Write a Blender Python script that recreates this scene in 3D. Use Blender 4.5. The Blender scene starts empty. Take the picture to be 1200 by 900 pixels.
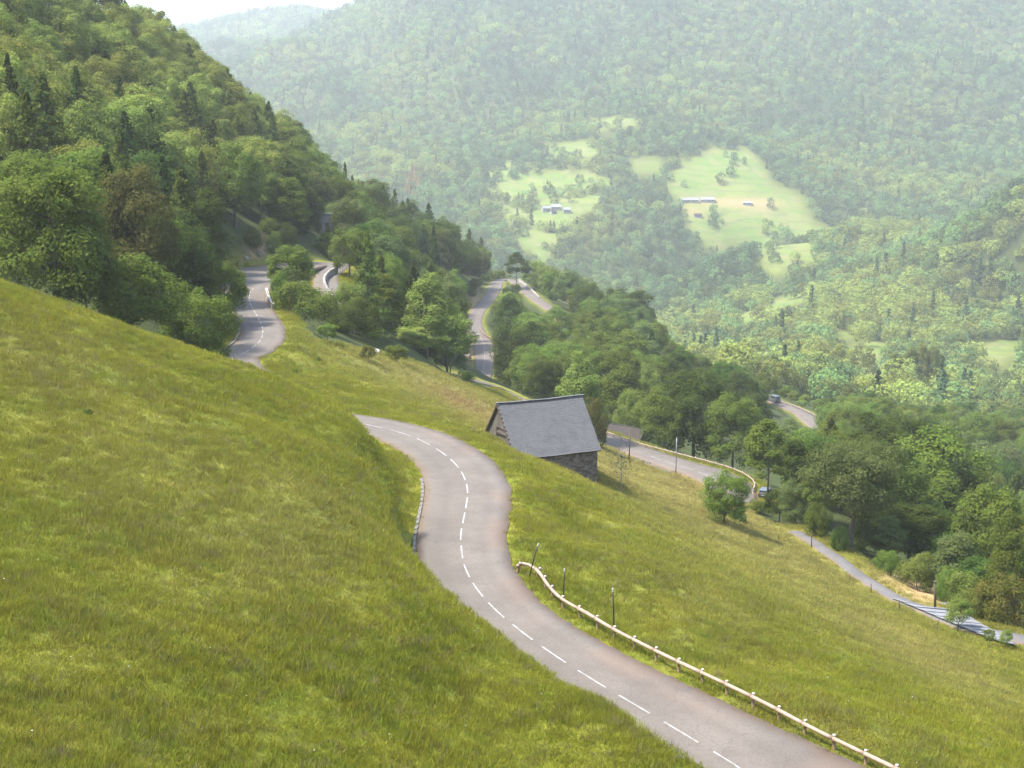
import bpy, bmesh, math, random
import numpy as np
from mathutils import Vector, Matrix
random.seed(7); RNG = np.random.default_rng(7)
S = bpy.context.scene
COL = S.collection
HAZE = 0.000125
rad = math.radians

# ------------------------------------------------------------------ camera, sky, sun, exposure
PITCH = rad(10.2); FPX = 1667.0            # 50 mm lens on a 36 mm sensor, 1200 px wide picture
cam = bpy.data.objects.new('camera', bpy.data.cameras.new('camera'))
cam.data.lens = 50.0; cam.data.sensor_width = 36.0
cam.data.clip_start = 0.5; cam.data.clip_end = 12000
cam.location = (0, 0, 0); cam.rotation_euler = (rad(90) - PITCH, 0, 0)
COL.objects.link(cam); S.camera = cam

SUN_EL, SUN_AZ = rad(60), rad(-100)         # azimuth from +Y towards +X
W = bpy.data.worlds.new('World'); S.world = W; W.use_nodes = True
nt = W.node_tree; bg = nt.nodes['Background']
sky = nt.nodes.new('ShaderNodeTexSky'); sky.sky_type = 'NISHITA'; sky.sun_disc = False
sky.sun_elevation = SUN_EL; sky.sun_rotation = SUN_AZ
sky.air_density = 1.0; sky.dust_density = 2.0; sky.ozone_density = 1.0
nt.links.new(sky.outputs[0], bg.inputs[0]); bg.inputs[1].default_value = 0.15
sl = bpy.data.lights.new('sun', 'SUN'); sl.energy = 3.0; sl.angle = rad(5); sl.color = (1.0, 0.95, 0.86)
sun = bpy.data.objects.new('sun', sl); COL.objects.link(sun)
sdir = Vector((math.sin(SUN_AZ) * math.cos(SUN_EL), math.cos(SUN_AZ) * math.cos(SUN_EL), math.sin(SUN_EL)))
sun.rotation_euler = sdir.to_track_quat('Z', 'Y').to_euler()
sun.location = sdir * 300
S.view_settings.view_transform = 'Standard'; S.view_settings.look = 'None'
S.view_settings.exposure = 2.1; S.view_settings.gamma = 1.0; S.view_settings.use_curve_mapping = False
S.render.engine = 'CYCLES'
S.cycles.max_bounces = 5; S.cycles.diffuse_bounces = 3; S.cycles.glossy_bounces = 2
S.cycles.transmission_bounces = 3; S.cycles.volume_bounces = 1; S.cycles.transparent_max_bounces = 8
S.cycles.use_denoising = True; S.cycles.denoiser = 'OPENIMAGEDENOISE'; S.cycles.denoising_input_passes = 'RGB_ALBEDO_NORMAL'; S.cycles.denoising_prefilter = 'NONE'

# ------------------------------------------------------------------ from the photograph's pixels to the place
cP, sP = math.cos(PITCH), math.sin(PITCH)
def ray(px, py):
    u = (px - 600) / FPX; v = (450 - py) / FPX
    d = np.array([u, cP + v * sP, -sP + v * cP]); return d / d[1]
def at(px, py, Y): return ray(px, py) * Y
def atz(px, py, z):
    r = ray(px, py); return r * (z / r[2])
def proj(x, y, z):
    w = y * cP - z * sP
    return 600 + FPX * x / w, 450 - FPX * (y * sP + z * cP) / w

# ------------------------------------------------------------------ roads: centre lines with widths to the left and right
def dens(pts, step):
    pts = np.asarray(pts, float); n = len(pts)
    # catmull-rom, then resample by arc length
    out = []
    for i in range(n - 1):
        p0 = pts[max(i - 1, 0)]; p1 = pts[i]; p2 = pts[i + 1]; p3 = pts[min(i + 2, n - 1)]
        for t in np.linspace(0, 1, 24, endpoint=False):
            out.append(.5 * (2 * p1 + (p2 - p0) * t + (2 * p0 - 5 * p1 + 4 * p2 - p3) * t * t + (3 * p1 - p0 - 3 * p2 + p3) * t ** 3))
    out.append(pts[-1]); out = np.array(out)
    s = np.r_[0, np.cumsum(np.linalg.norm(np.diff(out[:, :3], axis=0), axis=1))]
    q = np.arange(0, s[-1], step)
    return np.stack([np.interp(q, s, out[:, k]) for k in range(out.shape[1])], 1)
def line(spec):                             # (px, py, z, left width, right width)
    return [tuple(atz(a, b, z)) + (l, r) for a, b, z, l, r in spec]
NEAR = [(900, 921, -34.2, 2.8, 6.0), (864, 898, -34.0, 2.8, 5.7), (813, 867, -33.9, 2.8, 5.2), (751, 830, -33.7, 2.8, 4.8), (697, 798, -33.6, 2.8, 4.4),
        (650, 768, -33.4, 3.0, 4.1), (611, 740, -33.3, 3.3, 3.8), (580, 714, -33.1, 3.7, 3.7), (558, 689, -33.0, 3.7, 3.7), (545, 665, -32.9, 3.6, 3.7),
        (541, 645, -32.7, 3.6, 3.7), (540, 627, -32.6, 3.6, 3.7), (543, 610, -32.4, 3.7, 3.8), (546, 594, -32.3, 3.8, 3.9), (548, 578, -32.1, 3.9, 3.9),
        (546, 565, -32.0, 3.9, 3.9), (540, 552, -31.9, 3.8, 3.9), (530, 540, -31.7, 3.7, 3.9), (516, 529, -31.6, 3.6, 3.9), (501, 520, -31.4, 3.5, 3.9),
        (481, 511, -31.3, 3.5, 3.9), (458, 504, -31.1, 3.5, 3.8), (427, 497, -31.0, 3.5, 3.7)]
near_pts = [(27.5, 54.0, -34.7, 3.0, 6.0), (20.6, 62.0, -34.4, 2.9, 6.0)] + line(NEAR)
e = np.array(near_pts[-1])
near_pts += [(-20.5, 151.5, -30.8, 3.4, 3.5), (-26.0, 157.0, -30.2, 3.3, 3.4), (-30.5, 164.5, -29.6, 3.3, 3.4)]
near_pts += line([(272, 421, -28.9, 3.3, 3.3), (289, 412, -28.7, 3.3, 3.3), (304, 400, -28.6, 3.3, 3.3), (308, 389, -28.5, 3.3, 3.2), (306, 380, -28.4, 3.3, 3.2),
                  (300, 368, -28.3, 3.3, 3.2), (294, 357, -28.2, 3.2, 3.3), (292, 347, -28.2, 3.3, 3.4), (297, 338, -28.1, 6.0, 3.5), (311, 328, -28.1, 11.0, 3.4),
                  (332, 319, -28.2, 12.0, 3.2), (354, 313, -28.4, 11.0, 3.2), (370, 310, -28.7, 8.5, 3.0), (380, 314, -29.1, 5.0, 2.6), (382, 323, -29.6, 2.6, 2.6), (383, 333, -30.2, 2.6, 2.8), (384, 345, -30.9, 2.8, 3.0), (386, 357, -31.8, 3.0, 3.0)])
ROADS = {}
ROADS['near'] = dens(near_pts, 0.7)
low = [(-22, 296, -49, 3, 3), (-14, 303, -52, 3, 3), (-6, 304, -55, 3, 3)] + line([(600, 468, -57, 3.0, 3.2), (650, 491, -58.5, 3.2, 3.2), (700, 510, -59.6, 3.2, 3.2), (722, 518.5, -60, 3.3, 3.2), (745, 527, -60.2, 3.5, 3.2), (772, 537.5, -60.4, 3.8, 3.2),
        (803, 547.5, -60.6, 4.2, 3.4), (825, 555, -60.8, 4.8, 3.6), (848, 565, -61, 4.6, 3.8), (862, 576, -61.2, 3.6, 4.0), (866, 590, -61.3, 3, 4.0)])
ROADS['low'] = dens(low, 0.9)
ROADS['lane'] = dens(line([(690, 521, -60.2, 2.4, 2.4), (712, 527, -60.3, 2.4, 2.4), (735, 535, -60.5, 2.4, 2.4), (758, 546, -60.6, 2.2, 2.2), (785, 557, -60.7, 1.8, 1.8)]), 0.9)
ROADS['mid'] = dens(line([(566, 458, -66.2, 2.7, 2.7), (564, 445, -66, 2.7, 2.7), (567, 430, -66, 2.7, 2.7), (568, 415, -66, 3.3, 3.2), (566, 402, -66, 3.4, 3.2), (559, 388, -66, 3.0, 2.6), (557, 375, -66, 2.8, 2.4),
        (562, 362, -66, 2.8, 2.6), (573, 349, -65.8, 2.8, 2.8), (580, 337, -65.6, 3, 3), (583, 330, -65.6, 2.6, 2.8), (590, 327, -65.8, 2.6, 2.8), (604, 330, -66.2, 2.6, 2.7), (618, 342, -67, 2.7, 2.7),
        (632, 353, -68, 2.7, 2.7), (650, 365, -70, 2.7, 2.7), (672, 382, -72, 2.7, 2.7), (700, 400, -75, 2.7, 2.7)]), 1.2)
ROADS['valley'] = dens(line([(896, 464, -87, 2.8, 2.8), (910, 471, -87.6, 2.8, 2.8), (924, 477, -88.2, 3, 3), (938, 483, -88.8, 3, 3), (948, 491, -89.4, 3, 3), (962, 503, -90.2, 3, 3)]), 1.2)
FOOT = dens([tuple(at(a, b, Y)) + (1.3, 1.3) for a, b, Y in [(930, 622, 197), (950, 633, 190), (985, 657, 180), (1010, 676, 174), (1045, 697, 167), (1085, 715, 160), (1130, 733, 154.5), (1170, 743, 151), (1215, 752, 148)]], 0.9)
FOOT[:, 3:] = 1.0
FOOT[:, 3:] += np.clip((FOOT[:, 0:1] - 46) * .06, 0, .6)

# ------------------------------------------------------------------ the land: thin-plate surface through measured points
CT = []
def cpx(*rows):
    for a, b, Y, *dz in rows:
        p = at(a, b, Y); CT.append((p[0], p[1], p[2] - (dz[0] if dz else 0)))
def cxyz(*rows): CT.extend(rows)
# left meadow
cpx((0, 900, 45), (150, 900, 49), (300, 900, 54), (480, 900, 60), (650, 900, 66.5), (0, 750, 57), (0, 600, 73), (0, 450, 94), (0, 335, 119), (150, 750, 61), (150, 600, 77), (150, 480, 97), (330, 800, 62.5),
    (330, 650, 78), (330, 520, 103), (470, 750, 74), (430, 620, 90), (250, 426, 125), (410, 530, 115), (350, 470, 121), (550, 830, 72), (120, 378, 121))
cxyz((-55, 45, -3), (-70, 80, 4), (-75, 115, 4))
# behind the crest
cpx((300, 433, 129), (340, 452, 131), (380, 470, 134), (404, 481, 137), (432, 503, 128), (475, 545, 114.5))
cpx((600, 756, 82.5), (700, 817, 75.2), (770, 856, 71.7), (840, 898, 68.6), (556, 720, 88.5))
cxyz((-55, 150, -17.5), (-46, 150, -20.8), (-36, 148, -24.5), (-64, 180, -15), (-44, 183, -24), (-85, 150, -4))
# below the camera
cxyz((0, 0, -1.9), (0, 18, -11.5), (-9, 35, -20), (12, 40, -26), (20, 55, -34), (35, 60, -39), (-25, 10, 2), (30, 10, -18), (60, 30, -44), (0, -40, 14), (-60, -30, 30), (60, -40, -10), (90, 60, -62), (120, -40, -55))
# right meadow
cpx((640, 640, 109), (720, 700, 101, ), (900, 830, 79), (1010, 875, 74.5), (750, 640, 122), (700, 600, 133), (640, 590, 128), (620, 545, 139), (800, 620, 158), (900, 690, 128), (850, 650, 146), (1000, 740, 123), (1000, 800, 97), (1100, 790, 113),
    (1195, 850, 94), (1200, 900, 84), (950, 660, 166), (900, 615, 192), (860, 600, 205), (760, 575, 190), (1080, 740, 142), (1160, 770, 133), (735, 560, 215), (760, 548, 236), (830, 580, 220))
# barn surroundings and far meadow
cpx((703, 560, 165), (660, 550, 158), (600, 500, 170), (560, 490, 176), (500, 470, 190), (430, 440, 192), (340, 420, 186), (340, 385, 210), (430, 412, 222), (400, 398, 222), (510, 438, 238), (560, 463, 246), (600, 481, 232), (480, 428, 232), (540, 450, 250))
# terrain between the upper and lower road, below the upper hairpin
cxyz((-28, 290, -38), (-26, 260, -35), (-16, 275, -46), (-4, 285, -51.5), (-20, 330, -48), (-12, 330, -54), (-30, 380, -44), (-24, 440, -55), (-18, 500, -60), (-35, 330, -33), (6, 330, -63), (-6, 340, -62.5))
# left hillside under the forest
cxyz((-60, 215, -18), (-62, 262, -18), (-85, 215, 0), (-90, 262, 4), (-110, 215, 16), (-125, 262, 30), (-60, 320, -18), (-75, 350, -8), (-110, 340, 22), (-120, 420, 30), (-75, 440, -7), (-64, 480, -21), (-45, 520, -38), (-22, 560, -55), (-28, 540, -50),
     (-150, 300, 52), (-160, 420, 70), (-110, 520, 8), (-70, 560, -22), (-130, 150, 30), (-130, 90, 34), (-50, 600, -48), (-90, 650, -40), (-200, 350, 90), (-220, 200, 90), (-220, 550, 60), (-300, 420, 150), (-300, 100, 130), (-15, 650, -78), (-40, 720, -100), (-150, 700, -20))
# the slope right of and below the lower road
cxyz((12, 300, -64), (24, 300, -68), (45, 262, -66), (60, 240, -66), (40, 310, -74), (20, 360, -69), (30, 420, -72), (12, 470, -68), (20, 560, -70), (40, 520, -76), (60, 450, -82), (70, 500, -86), (30, 620, -82), (60, 600, -94), (60, 380, -82), (75, 320, -82))
# ground right of the footpath and the valley woods
cxyz((50, 200, -60), (62, 178, -61), (72, 160, -61.5), (80, 185, -68), (90, 220, -77), (80, 260, -77), (110, 280, -90), (110, 180, -80), (140, 220, -98), (120, 350, -96), (100, 400, -91), (130, 450, -98), (110, 500, -98), (160, 380, -108), (180, 300, -114), (120, 600, -112), (200, 500, -122), (100, 120, -74), (140, 130, -92), (220, 200, -118))
# valley and the hill across it
cpx((900, 440, 720), (880, 425, 800), (1000, 440, 800), (1060, 450, 700), (1030, 415, 930), (1165, 412, 950), (1190, 400, 1000), (1100, 370, 1080), (940, 352, 1180), (880, 365, 1180), (1000, 330, 1230, 8), (1080, 285, 1290, 10), (1200, 262, 1330, 10), (1200, 330, 1130), (820, 400, 1050), (830, 380, 1200))
cxyz((260, 700, -150), (380, 900, -150), (120, 760, -128), (60, 800, -140), (-60, 850, -150), (330, 1350, -128), (420, 1150, -74), (560, 1100, -30), (520, 1500, -100), (250, 1420, -120), (340, 1500, -110), (500, 800, -130), (700, 900, 0))
# the mountain opposite
cpx((700, 330, 1450), (640, 240, 1680), (560, 250, 1650), (700, 300, 1520), (820, 255, 1640), (820, 236, 1700), (860, 190, 1800), (900, 260, 1660), (920, 320, 1560), (960, 300, 1600), (880, 335, 1500), (600, 150, 2000), (820, 130, 2050), (1000, 200, 1900), (1050, 120, 2100), (1200, 150, 2050), (420, 180, 2000), (340, 110, 2500), (1130, 230, 1700),
    (600, 60, 2350), (800, 40, 2400), (1000, 30, 2400), (1200, 30, 2400), (480, 60, 2450), (700, -60, 2700), (1100, -60, 2700), (470, -5, 2750), (400, 50, 2700), (560, -20, 2720))
cxyz((-100, 1100, -150), (-250, 1400, -110), (-500, 1700, -20), (0, 3600, 480), (600, 3600, 620), (1200, 3400, 600), (1200, 1500, 60), (1400, 2200, 300), (-200, 3300, 330), (-1000, 1000, 120), (-1200, 2000, 200), (1500, 500, 150), (1000, 0, 60), (-900, 0, 350), (0, -900, 300))
# the distant ridge behind
cpx((225, 28, 4100, 18), (265, 17, 4150, 18), (300, 9, 4200, 18), (350, 3, 4200, 18), (395, 10, 4200, 20), (430, 17, 4200, 24), (440, 20, 2750, 12), (456, 13, 2750, 12), (320, 60, 3600), (260, 60, 3500))
cxyz((-1500, 4100, 300), (-2500, 3500, 400), (600, 4500, 600), (2000, 4500, 700), (-600, 4600, 300), (-1500, 4900, 200), (2500, 2500, 500))
for k, st in (('near', 12), ('low', 12), ('mid', 16), ('valley', 18)):
    for p in ROADS[k][::st]: CT.append((p[0], p[1], p[2] - 0.1))
for p in FOOT[::10]: CT.append((p[0], p[1], p[2]))
CT = np.array(CT)
_keep = []
for i, p in enumerate(CT):                  # drop near duplicates
    if all(np.hypot(*(p[:2] - CT[j, :2])) > 2.0 for j in _keep): _keep.append(i)
CT = CT[_keep]
def _k(r2): return .5 * r2 * np.log(r2 + 1e-9)
LSC = 100.0
_X = CT[:, :2] / LSC; _n = len(_X)
_r2 = ((_X[:, None] - _X[None]) ** 2).sum(-1)
_A = np.zeros((_n + 3, _n + 3)); _A[:_n, :_n] = _k(_r2) + np.eye(_n) * 2e-4
_A[:_n, _n] = 1; _A[:_n, _n + 1:] = _X; _A[_n:, :_n] = _A[:_n, _n:].T
_w = np.linalg.solve(_A, np.r_[CT[:, 2], 0, 0, 0])
def base_h(x, y):
    q = np.stack([np.ravel(x), np.ravel(y)], 1) / LSC; out = np.empty(len(q))
    for i in range(0, len(q), 20000):
        b = q[i:i + 20000]; r2 = (b ** 2).sum(1)[:, None] + (_X ** 2).sum(1)[None] - 2 * b @ _X.T
        out[i:i + 20000] = _k(np.maximum(r2, 0)) @ _w[:_n] + _w[_n] + b @ _w[_n + 1:]
    return out.reshape(np.shape(x))
_ns = [(RNG.uniform(0, 6.28), RNG.uniform(0, 6.28)) for _ in range(40)]
def wob(x, y, lam, k):                      # cheap smooth noise, about -1..1
    a = _ns[k]; o = 0
    for j in range(4):
        an = 0.7 + j * 1.13 + k; f = 6.283 / (lam * (1 + .27 * j))
        o = o + np.sin((x * math.cos(an) + y * math.sin(an)) * f + a[0] + j * 2 + 1.3 * np.sin((x * math.sin(an) - y * math.cos(an)) * f * .7 + a[1]))
    return o / 2.6
def sstep(a, b, t):
    t = np.clip((t - a) / (b - a), 0, 1); return t * t * (3 - 2 * t)
def road_field(x, y, reach=9.0):
    """distance beyond the road edge, road height and nearest road index, for points near any road"""
    d = np.full(x.shape, 99.0); zr = np.zeros(x.shape); rc = np.full(x.shape, 6.5)
    for k in list(ROADS) + ['foot']:
        R = FOOT if k == 'foot' else ROADS[k]
        m = 22
        ok = (x > R[:, 0].min() - m) & (x < R[:, 0].max() + m) & (y > R[:, 1].min() - m) & (y < R[:, 1].max() + m)
        idx = np.nonzero(ok)[0]
        T = np.gradient(R[:, :2], axis=0); T /= np.linalg.norm(T, axis=1)[:, None]
        for i in range(0, len(idx), 15000):
            I = idx[i:i + 15000]; dx = x[I, None] - R[None, :, 0]; dy = y[I, None] - R[None, :, 1]
            r2 = dx * dx + dy * dy; j = r2.argmin(1); a = np.arange(len(I))
            side = T[j, 0] * dy[a, j] - T[j, 1] * dx[a, j]        # >0: left of travel
            w_ = np.where(side > 0, R[j, 3], R[j, 4])
            # smooth road height over the closest samples
            dd = np.sqrt(r2[a, j]) - w_
            b = dd < d[I]
            d[I] = np.where(b, dd, d[I]); zr[I] = np.where(b, R[j, 2], zr[I])
            if k == 'near': rc[I] = np.where(b, np.where((side > 0) & (y[I] < 112), 2.2, 6.5), rc[I])
            else: rc[I] = np.where(b, 6.5, rc[I])
    return d, zr, rc
def land(x, y):
    sh = np.shape(x); x = np.ravel(np.asarray(x, float)); y = np.ravel(np.asarray(y, float))
    z = base_h(x, y)
    far = sstep(800, 1500, y)
    z = z + far * (13 * wob(x, y, 330, 1) * (.25 + .75 * sstep(1750, 2100, y)) + 4 * wob(x, y, 130, 2) * (.4 + .6 * sstep(1750, 2100, y))) * (1 - .8 * sstep(3300, 3900, y))
    z = z + sstep(1950, 2300, y) * (1 - sstep(3300, 3900, y)) * (40 * np.abs(wob(x + .25 * y, y * .25, 420, 6)) + 20 * np.abs(wob(x - .2 * y, y * .3, 190, 7)) - 32)
    d, zr, rc = road_field(x, y)
    rough = (1 - far) * sstep(.5, 6, d)
    z = z + rough * (.16 * wob(x, y, 9, 3) + .08 * wob(x, y, 3.7, 4) + .25 * wob(x, y, 23, 5))
    t = sstep(.8, rc, d)
    zl = zr - .16
    z = np.where(d < 8, zl * (1 - t) + z * t, z)
    return z.reshape(sh)
def hit(px, py, y0=30.0, y1=900.0):
    """where the sight line through a pixel first meets the land"""
    r = ray(px, py); Y = np.concatenate([np.arange(y0, min(y1, 420), .5), np.arange(420, max(y1, 421), 4.0)]) if y1 > y0 else np.array([y0])
    z = land(r[0] * Y, Y) - r[2] * Y
    i = np.nonzero(z > 0)[0]
    if not len(i): return None
    i = i[0]
    if i == 0: Yh = Y[0]
    else: Yh = Y[i - 1] + (Y[i] - Y[i - 1]) * (-z[i - 1]) / (z[i] - z[i - 1])
    return Vector((r[0] * Yh, Yh, float(land(np.array([r[0] * Yh]), np.array([Yh]))[0])))
def gz(x, y): return float(land(np.array([x]), np.array([y]))[0])

# ------------------------------------------------------------------ materials
def new_mat(name):
    m = bpy.data.materials.new(name); m.use_nodes = True
    nt = m.node_tree; nt.nodes.clear()
    return m, nt
class NG:
    """small helper to write node trees"""
    def __init__(s, nt): s.nt = nt; s._g = None
    def n(s, t, **kw):
        o = s.nt.nodes.new(t)
        for k, v in kw.items(): setattr(o, k, v)
        return o
    def set(s, sock, v):
        if hasattr(v, 'is_linked') or isinstance(v, bpy.types.NodeSocket): s.nt.links.new(v, sock)
        else: sock.default_value = v
    def pos(s):
        if s._g is None: s._g = s.n('ShaderNodeNewGeometry')
        return s._g.outputs['Position']
    def noise(s, scale, detail=2, rough=.55, vec=None, seed=0):
        o = s.n('ShaderNodeTexNoise'); o.inputs['Scale'].default_value = scale; o.inputs['Detail'].default_value = detail; o.inputs['Roughness'].default_value = rough
        v = vec or s.pos()
        if seed:
            a = s.n('ShaderNodeVectorMath', operation='ADD'); s.set(a.inputs[0], v); a.inputs[1].default_value = (seed * 17.3, seed * 9.1, seed * 5.7); v = a.outputs[0]
        s.set(o.inputs['Vector'], v); return o.outputs['Fac']
    def ramp(s, f, lo, hi, a=0.0, b=1.0):
        o = s.n('ShaderNodeMapRange', interpolation_type='SMOOTHSTEP'); s.set(o.inputs[0], f)
        o.inputs[1].default_value = lo; o.inputs[2].default_value = hi; o.inputs[3].default_value = a; o.inputs[4].default_value = b; return o.outputs[0]
    def mix(s, f, a, b, mode='MIX'):
        o = s.n('ShaderNodeMix', data_type='RGBA', blend_type=mode); s.set(o.inputs[0], f)
        for q, v in ((o.inputs[6], a), (o.inputs[7], b)):
            if isinstance(v, tuple): q.default_value = (*v, 1) if len(v) == 3 else v
            else: s.set(q, v)
        return o.outputs[2]
    def math(s, op, a, b=0.0):
        o = s.n('ShaderNodeMath', operation=op); s.set(o.inputs[0], a); s.set(o.inputs[1], b); return o.outputs[0]
    def hsv(s, col, h=.5, sa=1.0, v=1.0):
        o = s.n('ShaderNodeHueSaturation'); s.set(o.inputs['Hue'], h); s.set(o.inputs['Saturation'], sa); s.set(o.inputs['Value'], v); s.set(o.inputs['Color'], col); return o.outputs[0]
    def attr(s, name, kind='GEOMETRY'):
        o = s.n('ShaderNodeAttribute', attribute_name=name, attribute_type=kind); return o.outputs['Fac']
    def bump(s, h, strength=.3, dist=.05):
        o = s.n('ShaderNodeBump'); s.set(o.inputs['Height'], h); o.inputs['Strength'].default_value = strength; o.inputs['Distance'].default_value = dist; return o.outputs[0]
    def out(s, sh): s.nt.links.new(sh, s.n('ShaderNodeOutputMaterial').inputs['Surface'])
    def pbr(s, col, rough=.85, bump=None, spec=.3, metal=0.0):
        o = s.n('ShaderNodeBsdfPrincipled')
        q = o.inputs['Base Color']
        if isinstance(col, tuple): q.default_value = (*col, 1)
        else: s.set(q, col)
        s.set(o.inputs['Roughness'], rough); o.inputs['Specular IOR Level'].default_value = spec; o.inputs['Metallic'].default_value = metal
        if bump: s.set(o.inputs['Normal'], bump)
        return o.outputs[0]
def simple(name, c1, c2, scale=6.0, rough=.8, metal=0.0, bump=.2, spec=.3):
    m, nt = new_mat(name); g = NG(nt)
    tc = g.n('ShaderNodeTexCoord').outputs['Object']
    f = g.noise(scale, 4, .6, tc); f2 = g.noise(scale * 6, 3, .6, tc)
    c = g.mix(g.ramp(f, .35, .65), c1, c2); c = g.mix(g.ramp(f2, .3, .75, 0, .35), c, tuple(v * .6 for v in c1))
    g.out(g.pbr(c, rough, g.bump(f2, bump, .02), spec, metal)); return m

GREEN = (.152, .172, .017); GREEN2 = (.205, .206, .022); DARKG = (.110, .134, .016); DRY = (.262, .230, .075); RUST = (.28, .185, .08)
def grass_colour(g, tuft=False):
    p = g.pos()
    big = g.noise(.035, 3, .55, seed=1); mid = g.noise(.16, 4, .6, seed=2); fine = g.noise(1.1, 4, .65, seed=3); tiny = g.noise(6.0, 3, .7, seed=4)
    c = g.mix(g.ramp(mid, .36, .66), GREEN, GREEN2)
    c = g.mix(g.ramp(fine, .52, .78, 0, .6), c, DARKG)
    c = g.mix(g.math('MULTIPLY', g.ramp(big, .48, .68), g.ramp(fine, .35, .6, .2, .65)), c, (.185, .170, .042))
    dry = g.attr('dry') if not tuft else g.attr('dry', 'INSTANCER')
    c = g.mix(g.math('MULTIPLY', dry, g.ramp(fine, .25, .6, .45, 1.0)), c, DRY)
    rust = g.attr('rust') if not tuft else g.attr('rust', 'INSTANCER')
    c = g.mix(g.math('MULTIPLY', rust, g.ramp(fine, .3, .6)), c, RUST)
    c = g.mix(g.ramp(tiny, .5, .8, 0, .3), c, tuple(v * .55 for v in GREEN))
    c = g.mix(g.ramp(g.noise(13, 2, .6, seed=31), .56, .74, 0, .4), c, (.24, .21, .11))
    c = g.mix(g.ramp(g.noise(.45, 4, .6, seed=33), .52, .72, 0, .4), c, (.118, .172, .020))
    return c, tiny
def mat_ground():
    m, nt = new_mat('meadow_and_forest_floor'); g = NG(nt)
    c, tiny = grass_colour(g); c = g.mix(.30, c, (.012, .018, .004))  # soil tone darkened to stand in for shade between the tufts
    field = g.attr('field'); f3 = g.noise(.02, 3, .6, seed=8)
    c = g.mix(field, c, g.mix(g.ramp(g.noise(.05, 5, .7, seed=21), .46, .62, 0, .75), g.mix(g.ramp(f3, .4, .62), (.085, .130, .024), (.118, .145, .034)), (.140, .135, .055)))
    sz_ = g.n('ShaderNodeSeparateXYZ'); g.set(sz_.inputs[0], g.pos()); ter = g.math('SINE', g.math('ADD', g.math('MULTIPLY', sz_.outputs[2], .75), g.math('MULTIPLY', g.noise(.012, 4, .6, seed=22), 26.0)))
    c = g.mix(g.math('MULTIPLY', field, g.ramp(ter, .55, .95, 0, .5)), c, (.070, .098, .030))
    wood = g.attr('wood'); fl = g.noise(.35, 4, .6, seed=6)
    c = g.mix(wood, c, g.mix(fl, (.022, .034, .010), (.055, .065, .02)))
    soil = g.attr('soil'); c = g.mix(g.math('MULTIPLY', soil, g.ramp(g.noise(.5, 4, .6, seed=9), .25, .55)), c, g.mix(g.noise(1.6, 4, .6, seed=11), (.34, .21, .115), (.16, .115, .06)))
    hay = g.attr('hay'); c = g.mix(g.math('MULTIPLY', hay, g.ramp(g.noise(.9, 4, .65, seed=12), .2, .5)), c, g.mix(g.noise(3, 3, .6, seed=13), (.46, .31, .165), (.32, .22, .10)))
    g.out(g.pbr(c, .95, g.bump(g.noise(2.5, 5, .7, seed=5), .6, .25), .1)); return m
def mat_asphalt(name, c1, c2, edge=True):
    m, nt = new_mat(name); g = NG(nt)
    a = g.noise(.22, 4, .6, seed=1); b = g.noise(11, 3, .75, seed=2); d = g.noise(1.3, 4, .6, seed=3)
    c = g.mix(g.ramp(a, .35, .65), c1, c2); c = g.mix(g.ramp(d, .55, .75, 0, .3), c, tuple(v * .78 for v in c1)); c = g.mix(g.ramp(b, .35, .7, 0, .45), c, tuple(min(1, v * 1.35) for v in c2)); gr = g.noise(5.5, 3, .75, seed=12); c = g.mix(g.ramp(gr, .48, .72, 0, .5), c, tuple(v * .66 for v in c1))
    vo = g.n('ShaderNodeTexVoronoi', feature='DISTANCE_TO_EDGE'); vo.inputs['Scale'].default_value = .22; dv = g.n('ShaderNodeVectorMath', operation='ADD'); nz = g.n('ShaderNodeTexNoise'); nz.inputs['Scale'].default_value = .8; nz.inputs['Detail'].default_value = 4; nt.links.new(g.pos(), nz.inputs['Vector']); nt.links.new(nz.outputs['Color'], dv.inputs[0]); nt.links.new(g.pos(), dv.inputs[1]); nt.links.new(dv.outputs[0], vo.inputs['Vector'])
    c = g.mix(g.math('MULTIPLY', g.ramp(vo.outputs['Distance'], .0, .010, .28, 0), g.ramp(g.noise(.09, 2, .5, seed=15), .5, .62)), c, (.03, .028, .028))
    # wear: pale wheel tracks, dusty or earthy borders, from the distance to the centre line
    u = g.attr('across')
    tr = g.math('ABSOLUTE', g.math('SUBTRACT', g.math('ABSOLUTE', u), .47))
    c = g.mix(g.ramp(tr, .0, .2, .22, 0), c, tuple(v * .80 for v in c1))
    ed = g.math('MULTIPLY', g.ramp(g.math('ABSOLUTE', u), .78, 1.0), g.ramp(d, .3, .55))
    c = g.mix(g.math('MULTIPLY', ed, .9), c, (.125, .085, .056))
    ce = g.math('MULTIPLY', g.ramp(u, .25, .8), g.ramp(g.noise(.12, 3, .6, seed=7), .42, .62))
    c = g.mix(g.math('MULTIPLY', ce, .45), c, (.140, .094, .066))
    c = g.mix(g.ramp(u, .12, -.12, 0, .16), c, tuple(v * .62 for v in c1)); c = g.mix(g.ramp(g.noise(.33, 5, .7, seed=18), .55, .66, 0, .28), c, tuple(v * .7 for v in c1))
    g.out(g.pbr(c, .88, g.bump(b, .25, .01), .25)); return m
M = {}
M['ground'] = mat_ground()
M['asphalt'] = mat_asphalt('worn_asphalt', (.088, .075, .063), (.117, .101, .085))
M['path'] = mat_asphalt('path_asphalt', (.085, .081, .079), (.115, .110, .106))
M['paint'] = simple('road_paint', (.31, .30, .28), (.18, .17, .16), 1.6, .7)
M['kerb'] = simple('pale_kerb_stone', (.135, .124, .106), (.120, .110, .094), 2, .85)

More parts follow.
